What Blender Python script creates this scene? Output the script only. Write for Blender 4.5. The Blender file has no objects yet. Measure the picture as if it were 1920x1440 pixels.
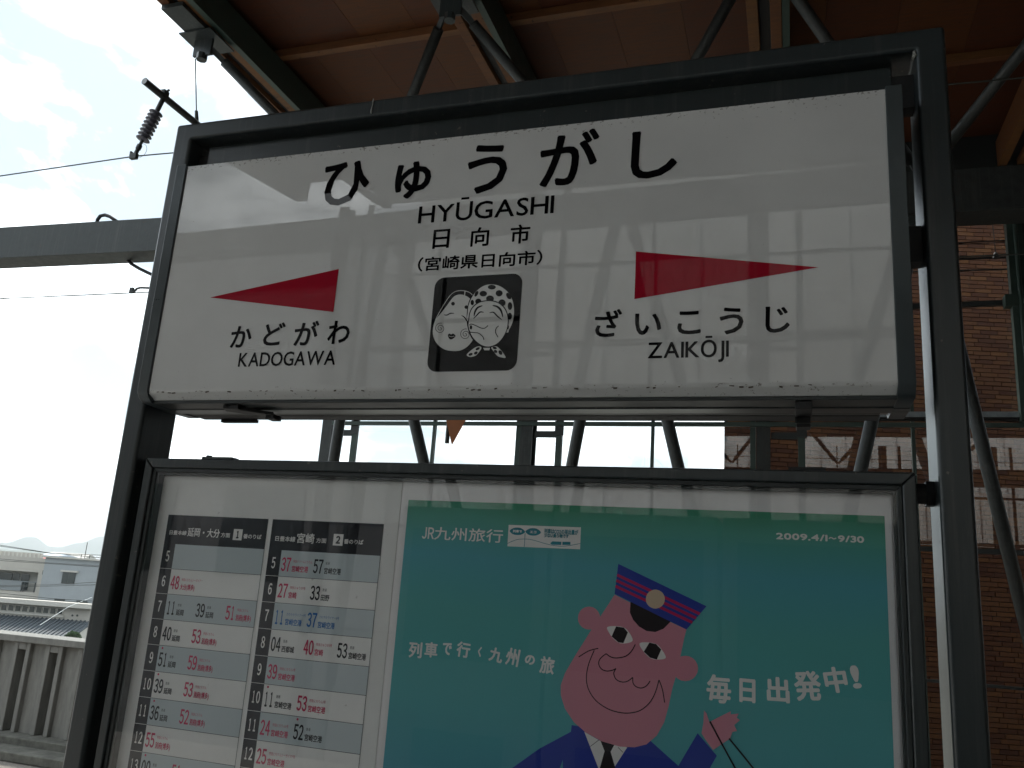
import bpy, bmesh, math, random
from mathutils import Vector, Matrix, noise
from mathutils.geometry import tessellate_polygon
random.seed(7)
SC = bpy.context.scene
R = math.radians

# ------------------------------------------------------------------ camera
CX, CY, CZ = 1.6766, -1.7674, 1.5
YAW, PITCH, ROLL, FPX = -.3281, .2422, .069, 1589.17
fw = Vector((math.sin(YAW)*math.cos(PITCH), math.cos(YAW)*math.cos(PITCH), math.sin(PITCH)))
r0 = Vector((math.cos(YAW), -math.sin(YAW), 0)); u0 = r0.cross(fw)
rt = r0*math.cos(ROLL) + u0*math.sin(ROLL); up = u0*math.cos(ROLL) - r0*math.sin(ROLL)
cam = bpy.data.cameras.new('camera'); camo = bpy.data.objects.new('camera', cam)
SC.collection.objects.link(camo); SC.camera = camo
camo.matrix_world = Matrix(((rt.x, up.x, -fw.x, CX), (rt.y, up.y, -fw.y, CY), (rt.z, up.z, -fw.z, CZ), (0, 0, 0, 1)))
cam.sensor_width = 36; cam.lens = 36*FPX/1920; cam.clip_start = .05; cam.clip_end = 20000

# ------------------------------------------------------------------ sky, sun, exposure
SUN_EL, SUN_AZ = R(58), R(-35)           # azimuth from +Y towards +X
w = bpy.data.worlds.new('World'); SC.world = w; w.use_nodes = True
nt = w.node_tree; N = nt.nodes; L = nt.links; N.clear()
sky = N.new('ShaderNodeTexSky'); sky.sky_type = 'NISHITA'; sky.sun_disc = False
sky.sun_elevation = SUN_EL; sky.sun_rotation = SUN_AZ
sky.air_density = 1.0; sky.dust_density = 1.0
tc = N.new('ShaderNodeTexCoord')
mp = N.new('ShaderNodeMapping'); mp.inputs['Scale'].default_value = (1.0, 1.0, 2.2); mp.inputs['Location'].default_value = (1.3, .7, .2)
n1 = N.new('ShaderNodeTexNoise'); n1.inputs['Scale'].default_value = 2.6; n1.inputs['Detail'].default_value = 9; n1.inputs['Roughness'].default_value = .58; n1.inputs['Distortion'].default_value = .35
cr = N.new('ShaderNodeValToRGB'); cr.color_ramp.elements[0].position = .455; cr.color_ramp.elements[0].color = (.07, .07, .07, 1); cr.color_ramp.elements[1].position = .70; cr.color_ramp.elements[1].color = (1, 1, 1, 1)
b1 = N.new('ShaderNodeBackground'); b1.inputs['Strength'].default_value = .043
b2 = N.new('ShaderNodeBackground'); b2.inputs['Color'].default_value = (.95, .99, 1, 1); b2.inputs['Strength'].default_value = 2.6
mx = N.new('ShaderNodeMixShader'); wo = N.new('ShaderNodeOutputWorld')
L.new(tc.outputs['Generated'], mp.inputs['Vector']); L.new(mp.outputs['Vector'], n1.inputs['Vector'])
L.new(n1.outputs['Fac'], cr.inputs['Fac']); tn = N.new('ShaderNodeMixRGB'); tn.blend_type = 'MULTIPLY'; tn.inputs[0].default_value = 1; tn.inputs[2].default_value = (.92, 1.08, 1.0, 1)
L.new(sky.outputs[0], tn.inputs[1]); L.new(tn.outputs[0], b1.inputs['Color'])
L.new(cr.outputs['Color'], mx.inputs[0]); L.new(b1.outputs[0], mx.inputs[1]); L.new(b2.outputs[0], mx.inputs[2]); L.new(mx.outputs[0], wo.inputs['Surface'])
sl = bpy.data.lights.new('sun', 'SUN'); sl.energy = 2.0; sl.angle = R(2.0); sl.color = (1, .95, .88)
so = bpy.data.objects.new('sun', sl); SC.collection.objects.link(so)
sd = Vector((math.sin(SUN_AZ)*math.cos(SUN_EL), math.cos(SUN_AZ)*math.cos(SUN_EL), math.sin(SUN_EL)))
so.rotation_euler = sd.to_track_quat('Z', 'Y').to_euler(); so.location = (0, 0, 30)
SC.view_settings.view_transform = 'Standard'; SC.view_settings.look = 'None'
SC.view_settings.gamma = 1; SC.view_settings.use_curve_mapping = False; SC.view_settings.exposure = 1.3
SC.cycles.max_bounces = 8; SC.cycles.transparent_max_bounces = 12; SC.cycles.diffuse_bounces = 4; SC.cycles.glossy_bounces = 4
SC.cycles.use_denoising = True; SC.cycles.sample_clamp_indirect = 8

# ------------------------------------------------------------------ helpers
def ray(x, y):
    return fw + rt*((x-960)/FPX) - up*((y-720)/FPX)
def at(x, y, Y):
    d = ray(x, y); return Vector((CX, CY, CZ)) + d*((Y-CY)/d.y)
def onplane(x, y, P0, n):
    d = ray(x, y); c = Vector((CX, CY, CZ)); return c + d*((P0-c).dot(n)/d.dot(n))
def to_px(P):
    v = Vector(P)-Vector((CX, CY, CZ)); return 960+FPX*v.dot(rt)/v.dot(fw), 720-FPX*v.dot(up)/v.dot(fw)

def principled(name, col, rough=.5, metal=0, spec=.5, var=0, vscale=6, bump=0, bscale=60, island=0, coat=0, dist=.002, stretch=(1, 1, 1), speck=0, scol=(.02, .015, .01), sscale=14, sthr=.70, streak=0):
    m = bpy.data.materials.new(name); m.use_nodes = True
    t = m.node_tree; p = t.nodes['Principled BSDF']
    p.inputs['Base Color'].default_value = (*col, 1); p.inputs['Roughness'].default_value = rough
    p.inputs['Metallic'].default_value = metal; p.inputs['Specular IOR Level'].default_value = spec
    p.inputs['Coat Weight'].default_value = coat; p.inputs['Coat Roughness'].default_value = .04
    tc = t.nodes.new('ShaderNodeTexCoord'); mp = t.nodes.new('ShaderNodeMapping'); mp.inputs['Scale'].default_value = stretch
    t.links.new(tc.outputs['Object'], mp.inputs[0])
    if var or island:
        h = t.nodes.new('ShaderNodeHueSaturation'); h.inputs['Color'].default_value = (*col, 1)
        val = None
        if var:
            n = t.nodes.new('ShaderNodeTexNoise'); n.inputs['Scale'].default_value = vscale; n.inputs['Detail'].default_value = 6; n.inputs['Roughness'].default_value = .65
            t.links.new(mp.outputs[0], n.inputs['Vector'])
            a = t.nodes.new('ShaderNodeMapRange'); a.inputs[1].default_value = .3; a.inputs[2].default_value = .7; a.inputs[3].default_value = 1-var; a.inputs[4].default_value = 1+var
            t.links.new(n.outputs['Fac'], a.inputs[0]); val = a.outputs[0]
            q = t.nodes.new('ShaderNodeMapRange'); q.inputs[1].default_value = .3; q.inputs[2].default_value = .7; q.inputs[3].default_value = max(.02, rough-.08); q.inputs[4].default_value = min(1, rough+.12)
            t.links.new(n.outputs['Fac'], q.inputs[0])
            if rough > .12 and var > .06: t.links.new(q.outputs[0], p.inputs['Roughness'])
        if island:
            g = t.nodes.new('ShaderNodeNewGeometry'); oi = t.nodes.new('ShaderNodeObjectInfo')
            ad = t.nodes.new('ShaderNodeMath'); ad.operation = 'ADD'
            t.links.new(g.outputs['Random Per Island'], ad.inputs[0]); t.links.new(oi.outputs['Random'], ad.inputs[1])
            fr = t.nodes.new('ShaderNodeMath'); fr.operation = 'FRACT'; t.links.new(ad.outputs[0], fr.inputs[0])
            b = t.nodes.new('ShaderNodeMapRange'); b.inputs[3].default_value = 1-island; b.inputs[4].default_value = 1+island
            t.links.new(fr.outputs[0], b.inputs[0])
            hu = t.nodes.new('ShaderNodeMapRange'); hu.inputs[3].default_value = .492; hu.inputs[4].default_value = .508
            t.links.new(fr.outputs[0], hu.inputs[0]); t.links.new(hu.outputs[0], h.inputs['Hue'])
            if val is not None:
                mu = t.nodes.new('ShaderNodeMath'); mu.operation = 'MULTIPLY'; t.links.new(val, mu.inputs[0]); t.links.new(b.outputs[0], mu.inputs[1]); val = mu.outputs[0]
            else: val = b.outputs[0]
        t.links.new(val, h.inputs['Value']); t.links.new(h.outputs[0], p.inputs['Base Color'])
    def over(fac_out, colr, amount):
        mxc = t.nodes.new('ShaderNodeMixRGB'); mxc.inputs[2].default_value = (*colr, 1)
        k = t.nodes.new('ShaderNodeMath'); k.operation = 'MULTIPLY'; k.inputs[1].default_value = amount; t.links.new(fac_out, k.inputs[0]); t.links.new(k.outputs[0], mxc.inputs[0])
        lk = p.inputs['Base Color'].links
        if lk: t.links.new(lk[0].from_socket, mxc.inputs[1])
        else: mxc.inputs[1].default_value = (*col, 1)
        t.links.new(mxc.outputs[0], p.inputs['Base Color'])
    if streak:      # pale dust runs down the surface
        m3 = t.nodes.new('ShaderNodeMapping'); m3.inputs['Scale'].default_value = (38, 38, 1.6); t.links.new(tc.outputs['Object'], m3.inputs[0])
        n3 = t.nodes.new('ShaderNodeTexNoise'); n3.inputs['Scale'].default_value = 1; n3.inputs['Detail'].default_value = 7; n3.inputs['Roughness'].default_value = .7; t.links.new(m3.outputs[0], n3.inputs['Vector'])
        r3 = t.nodes.new('ShaderNodeMapRange'); r3.inputs[1].default_value = .52; r3.inputs[2].default_value = .75; t.links.new(n3.outputs['Fac'], r3.inputs[0])
        over(r3.outputs[0], (.16, .155, .14), streak)
    if speck:
        n4 = t.nodes.new('ShaderNodeTexNoise'); n4.inputs['Scale'].default_value = sscale; n4.inputs['Detail'].default_value = 2; t.links.new(tc.outputs['Object'], n4.inputs['Vector'])
        r4 = t.nodes.new('ShaderNodeMapRange'); r4.inputs[1].default_value = sthr; r4.inputs[2].default_value = sthr+.03; t.links.new(n4.outputs['Fac'], r4.inputs[0])
        over(r4.outputs[0], scol, speck)
    if bump:
        n = t.nodes.new('ShaderNodeTexNoise'); n.inputs['Scale'].default_value = bscale; n.inputs['Detail'].default_value = 5
        t.links.new(mp.outputs[0], n.inputs['Vector'])
        bp = t.nodes.new('ShaderNodeBump'); bp.inputs['Strength'].default_value = bump; bp.inputs['Distance'].default_value = dist
        t.links.new(n.outputs['Fac'], bp.inputs['Height']); t.links.new(bp.outputs[0], p.inputs['Normal'])
    return m

def glass_mat(name, tint=(1, 1, 1), ior=1.5, extra=0.0):
    m = bpy.data.materials.new(name); m.use_nodes = True; t = m.node_tree; t.nodes.clear()
    tr = t.nodes.new('ShaderNodeBsdfTransparent'); tr.inputs[0].default_value = (*tint, 1)
    gl = t.nodes.new('ShaderNodeBsdfGlossy'); gl.inputs['Roughness'].default_value = .005; gl.inputs['Color'].default_value = (1, 1, 1, 1)
    fr = t.nodes.new('ShaderNodeFresnel'); fr.inputs[0].default_value = ior
    mx = t.nodes.new('ShaderNodeMixShader'); o = t.nodes.new('ShaderNodeOutputMaterial')
    g = t.nodes.new('ShaderNodeNewGeometry'); gt = t.nodes.new('ShaderNodeMath'); gt.operation = 'SUBTRACT'; gt.inputs[0].default_value = 1
    t.links.new(g.outputs['Backfacing'], gt.inputs[1])
    ml = t.nodes.new('ShaderNodeMath'); ml.operation = 'MULTIPLY'
    t.links.new(fr.outputs[0], ml.inputs[0]); t.links.new(gt.outputs[0], ml.inputs[1])
    # reflection only on the outer faces, both surfaces of the pane folded into one
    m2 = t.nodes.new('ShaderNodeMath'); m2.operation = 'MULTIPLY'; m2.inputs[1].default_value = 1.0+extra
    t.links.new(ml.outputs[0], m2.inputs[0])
    t.links.new(m2.outputs[0], mx.inputs[0]); t.links.new(tr.outputs[0], mx.inputs[1]); t.links.new(gl.outputs[0], mx.inputs[2]); t.links.new(mx.outputs[0], o.inputs[0])
    return m

class MB:
    def __init__(s): s.v = []; s.f = []
    def box(s, a, b):
        x0, x1 = sorted((a[0], b[0])); y0, y1 = sorted((a[1], b[1])); z0, z1 = sorted((a[2], b[2]))
        k = len(s.v); s.v += [(x0, y0, z0), (x1, y0, z0), (x1, y1, z0), (x0, y1, z0), (x0, y0, z1), (x1, y0, z1), (x1, y1, z1), (x0, y1, z1)]
        s.f += [tuple(k+i for i in q) for q in ((0, 3, 2, 1), (4, 5, 6, 7), (0, 1, 5, 4), (1, 2, 6, 5), (2, 3, 7, 6), (3, 0, 4, 7))]; return s
    def obox(s, c, ax, ay, az):      # centre and half-axis vectors
        k = len(s.v); c = Vector(c); ax = Vector(ax); ay = Vector(ay); az = Vector(az)
        for sx, sy, sz in ((-1, -1, -1), (1, -1, -1), (1, 1, -1), (-1, 1, -1), (-1, -1, 1), (1, -1, 1), (1, 1, 1), (-1, 1, 1)):
            s.v.append(tuple(c+ax*sx+ay*sy+az*sz))
        s.f += [tuple(k+i for i in q) for q in ((0, 3, 2, 1), (4, 5, 6, 7), (0, 1, 5, 4), (1, 2, 6, 5), (2, 3, 7, 6), (3, 0, 4, 7))]; return s
    def bar(s, p, q, wd, ht, upv=(0, 0, 1)):
        p = Vector(p); q = Vector(q); d = q-p; l = d.length; d.normalize(); u = Vector(upv); sd = d.cross(u).normalized(); u = sd.cross(d)
        return s.obox((p+q)/2, d*(l/2), sd*(wd/2), u*(ht/2))
    def tube(s, pts, r, n=10, cap=True):
        pts = [Vector(p) for p in pts]; k0 = len(s.v)
        rr = r if isinstance(r, (list, tuple)) else [r]*len(pts)
        ref = None
        for i, p in enumerate(pts):
            d = (pts[min(i+1, len(pts)-1)]-pts[max(i-1, 0)]).normalized()
            if ref is None: ref = Vector((0, 0, 1)) if abs(d.z) < .9 else Vector((1, 0, 0))
            a = d.cross(ref).normalized(); b = a.cross(d).normalized(); ref = b
            for j in range(n):
                t = 2*math.pi*j/n; s.v.append(tuple(p+(a*math.cos(t)+b*math.sin(t))*rr[i]))
        for i in range(len(pts)-1):
            for j in range(n):
                a = k0+i*n+j; b = k0+i*n+(j+1) % n; s.f.append((a, b, b+n, a+n))
        if cap: s.f.append(tuple(k0+j for j in range(n))[::-1]); s.f.append(tuple(k0+(len(pts)-1)*n+j for j in range(n)))
        return s
    def prism(s, poly, d0, d1, axis='y'):   # poly of (a,b): axis y -> (x,z); axis x -> (y,z); axis z -> (x,y)
        def P(a, b, d): return (a, d, b) if axis == 'y' else (d, a, b) if axis == 'x' else (a, b, d)
        n = len(poly); k = len(s.v)
        s.v += [P(a, b, d0) for a, b in poly]+[P(a, b, d1) for a, b in poly]
        for tri in tessellate_polygon([[Vector((a, b, 0)) for a, b in poly]]):
            s.f.append(tuple(k+i for i in tri)); s.f.append(tuple(k+n+i for i in tri[::-1]))
        for i in range(n): s.f.append((k+i, k+(i+1) % n, k+n+(i+1) % n, k+n+i))
        return s
    def flat(s, poly, Y):
        k = len(s.v); s.v += [(a, Y, b) for a, b in poly]
        for tri in tessellate_polygon([[Vector((a, b, 0)) for a, b in poly]]): s.f.append(tuple(k+i for i in tri))
        return s
    def quad(s, *p):
        k = len(s.v); s.v += [tuple(q) for q in p]; s.f.append(tuple(range(k, k+len(p)))); return s
    def add(s, vs, fs):
        k = len(s.v); s.v += vs; s.f += [tuple(k+i for i in f) for f in fs]; return s

def obj(name, mb, mat, parent=None, smooth=False, bevel=0, seg=2, label=None, cat=None, group=None, kind=None):
    if isinstance(mb, bpy.types.Mesh): me = mb
    else:
        me = bpy.data.meshes.new(name); me.from_pydata([tuple(v) for v in mb.v], [], mb.f); me.update()
        bm = bmesh.new(); bm.from_mesh(me); bmesh.ops.recalc_face_normals(bm, faces=bm.faces); bm.to_mesh(me); bm.free()
        me.materials.append(mat)
        if smooth:
            for p in me.polygons: p.use_smooth = True
    o = bpy.data.objects.new(name, me); SC.collection.objects.link(o)
    if parent: o.parent = parent
    if bevel:
        b = o.modifiers.new('bevel', 'BEVEL'); b.width = bevel; b.segments = seg; b.limit_method = 'ANGLE'; b.angle_limit = R(40)
        for p in me.polygons: p.use_smooth = True
        b.harden_normals = True
    tag(o, label, cat, group, kind); return o
def tag(o, label=None, cat=None, group=None, kind=None):
    if label: o['label'] = label
    if cat: o['category'] = cat
    if group: o['group'] = group
    if kind: o['kind'] = kind
    return o
def thing(name, label, cat, group=None, loc=(0, 0, 0)):
    o = bpy.data.objects.new(name, None); SC.collection.objects.link(o); o.empty_display_size = .1; o.location = loc
    return tag(o, label, cat, group)

# glyph meshes, from Blender's own built-in font
GL = {}
def glyph(ch, off=0.0):
    key = (ch, off)
    if key in GL: return GL[key]
    c = bpy.data.curves.new('glyph', 'FONT'); c.body = ch; c.size = 1; c.resolution_u = 3; c.offset = off
    o = bpy.data.objects.new('glyph', c); SC.collection.objects.link(o)
    bpy.context.view_layer.update(); dg = bpy.context.evaluated_depsgraph_get(); ev = o.evaluated_get(dg); me = ev.to_mesh()
    vs = [(v.co.x, v.co.y) for v in me.vertices]; fs = [tuple(p.vertices) for p in me.polygons]
    ev.to_mesh_clear(); bpy.data.objects.remove(o); bpy.data.curves.remove(c)
    if not vs: GL[key] = None; return None
    xs = [v[0] for v in vs]; ys = [v[1] for v in vs]
    GL[key] = (vs, fs, min(xs), max(xs), min(ys), max(ys)); return GL[key]
def strikes(n, e):
    return [(0, 0)] if n < 2 else [(e*math.cos(2*math.pi*i/n), e*math.sin(2*math.pi*i/n)) for i in range(n)]
def put_glyph(mb, ch, cx, cz, wd, ht, Y, rot=0, bold=0.0, off=0.0):
    g = glyph(ch, off)
    if not g: return
    vs, fs, x0, x1, y0, y1 = g
    c, s = math.cos(R(rot)), math.sin(R(rot))
    gx = (wd-2*bold)/max(1e-6, x1-x0); gz = (ht-2*bold)/max(1e-6, y1-y0)
    for i, (dx, dz) in enumerate(strikes(6 if bold else 1, bold)):
        out = []
        for x, y in vs:
            a = (x-(x0+x1)/2)*gx+dx; b = (y-(y0+y1)/2)*gz+dz
            out.append((cx+a*c-b*s, Y-i*.00002, cz+a*s+b*c))
        mb.add(out, fs)
def text_fit(mb, s, X0, X1, Z0, Z1, Y, bold=0.0, off=0.0, gap=None):
    """a line of text with its own advances, fitted to X0..X1, cap height Z0..Z1"""
    adv = []; x = 0
    ref = glyph('H' if all(ord(c) < 0x2000 for c in s) else '国', off)
    y0, y1 = ref[4], ref[5]
    for ch in s:
        if ch == ' ': x += .3; continue
        g = glyph(ch, off)
        wide = ord(ch) >= 0x2E80
        if wide and gap is None:
            adv.append((ch, x)); x += 1.0
        else:
            adv.append((ch, x-g[2])); x += (g[3]-g[2])+(.09 if gap is None else gap)
    xs0 = min(a+glyph(c, off)[2] for c, a in adv); xs1 = max(a+glyph(c, off)[3] for c, a in adv)
    sx = (X1-X0-2*bold)/(xs1-xs0); sz = (Z1-Z0-2*bold)/(y1-y0)
    for ch, a in adv:
        vs, fs = glyph(ch, off)[:2]
        for i, (dx, dz) in enumerate(strikes(5 if bold else 1, bold)):
            mb.add([(X0+bold+(x+a-xs0)*sx+dx, Y-i*.00002, Z0+bold+(y-y0)*sz+dz) for x, y in vs], fs)
def smooth_pts(p, closed, n=5):
    out = []; m = len(p)
    for i in range(m if closed else m-1):
        if closed: a, b, c, d = p[(i-1) % m], p[i], p[(i+1) % m], p[(i+2) % m]
        else: a, b, c, d = p[max(i-1, 0)], p[i], p[i+1], p[min(i+2, m-1)]
        for k in range(n):
            t = k/n; out.append(tuple(.5*((2*b[j])+(-a[j]+c[j])*t+(2*a[j]-5*b[j]+4*c[j]-d[j])*t*t+(-a[j]+3*b[j]-3*c[j]+d[j])*t**3) for j in (0, 1)))
    if not closed: out.append(tuple(p[-1]))
    return out
def ribbon(mb, p, wd, Y, taper=0):
    if len(p) > 2: p = smooth_pts(p, False, 5)
    n = len(p); Lr = []; Rr = []
    for i in range(n):
        a = p[max(i-1, 0)]; b = p[min(i+1, n-1)]; dx, dz = b[0]-a[0], b[1]-a[1]; l = math.hypot(dx, dz) or 1
        t = i/(n-1); k = (math.sin(math.pi*min(1, max(0, t)))**.6*.9+.12) if taper else 1
        ox, oz = -dz/l*wd/2*k, dx/l*wd/2*k
        Lr.append((p[i][0]+ox, Y, p[i][1]+oz)); Rr.append((p[i][0]-ox, Y, p[i][1]-oz))
    mb.add(Lr+Rr, [(i, i+1, n+i+1, n+i) for i in range(n-1)])
def draw_art(data, Y, step, mats, parent, names):
    """every flat shape of a print, each a hair above the last"""
    y = Y
    for it in data:
        mb = MB(); y -= step
        if it[0] == 'p':
            poly = it[2]
            if it[3]: poly = smooth_pts(poly, True, 4)
            mb.flat(poly, y)
        else: ribbon(mb, it[2], it[3], y, it[4])
        obj(names[it[1]], mb, mats[it[1]], parent)
    return y
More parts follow.
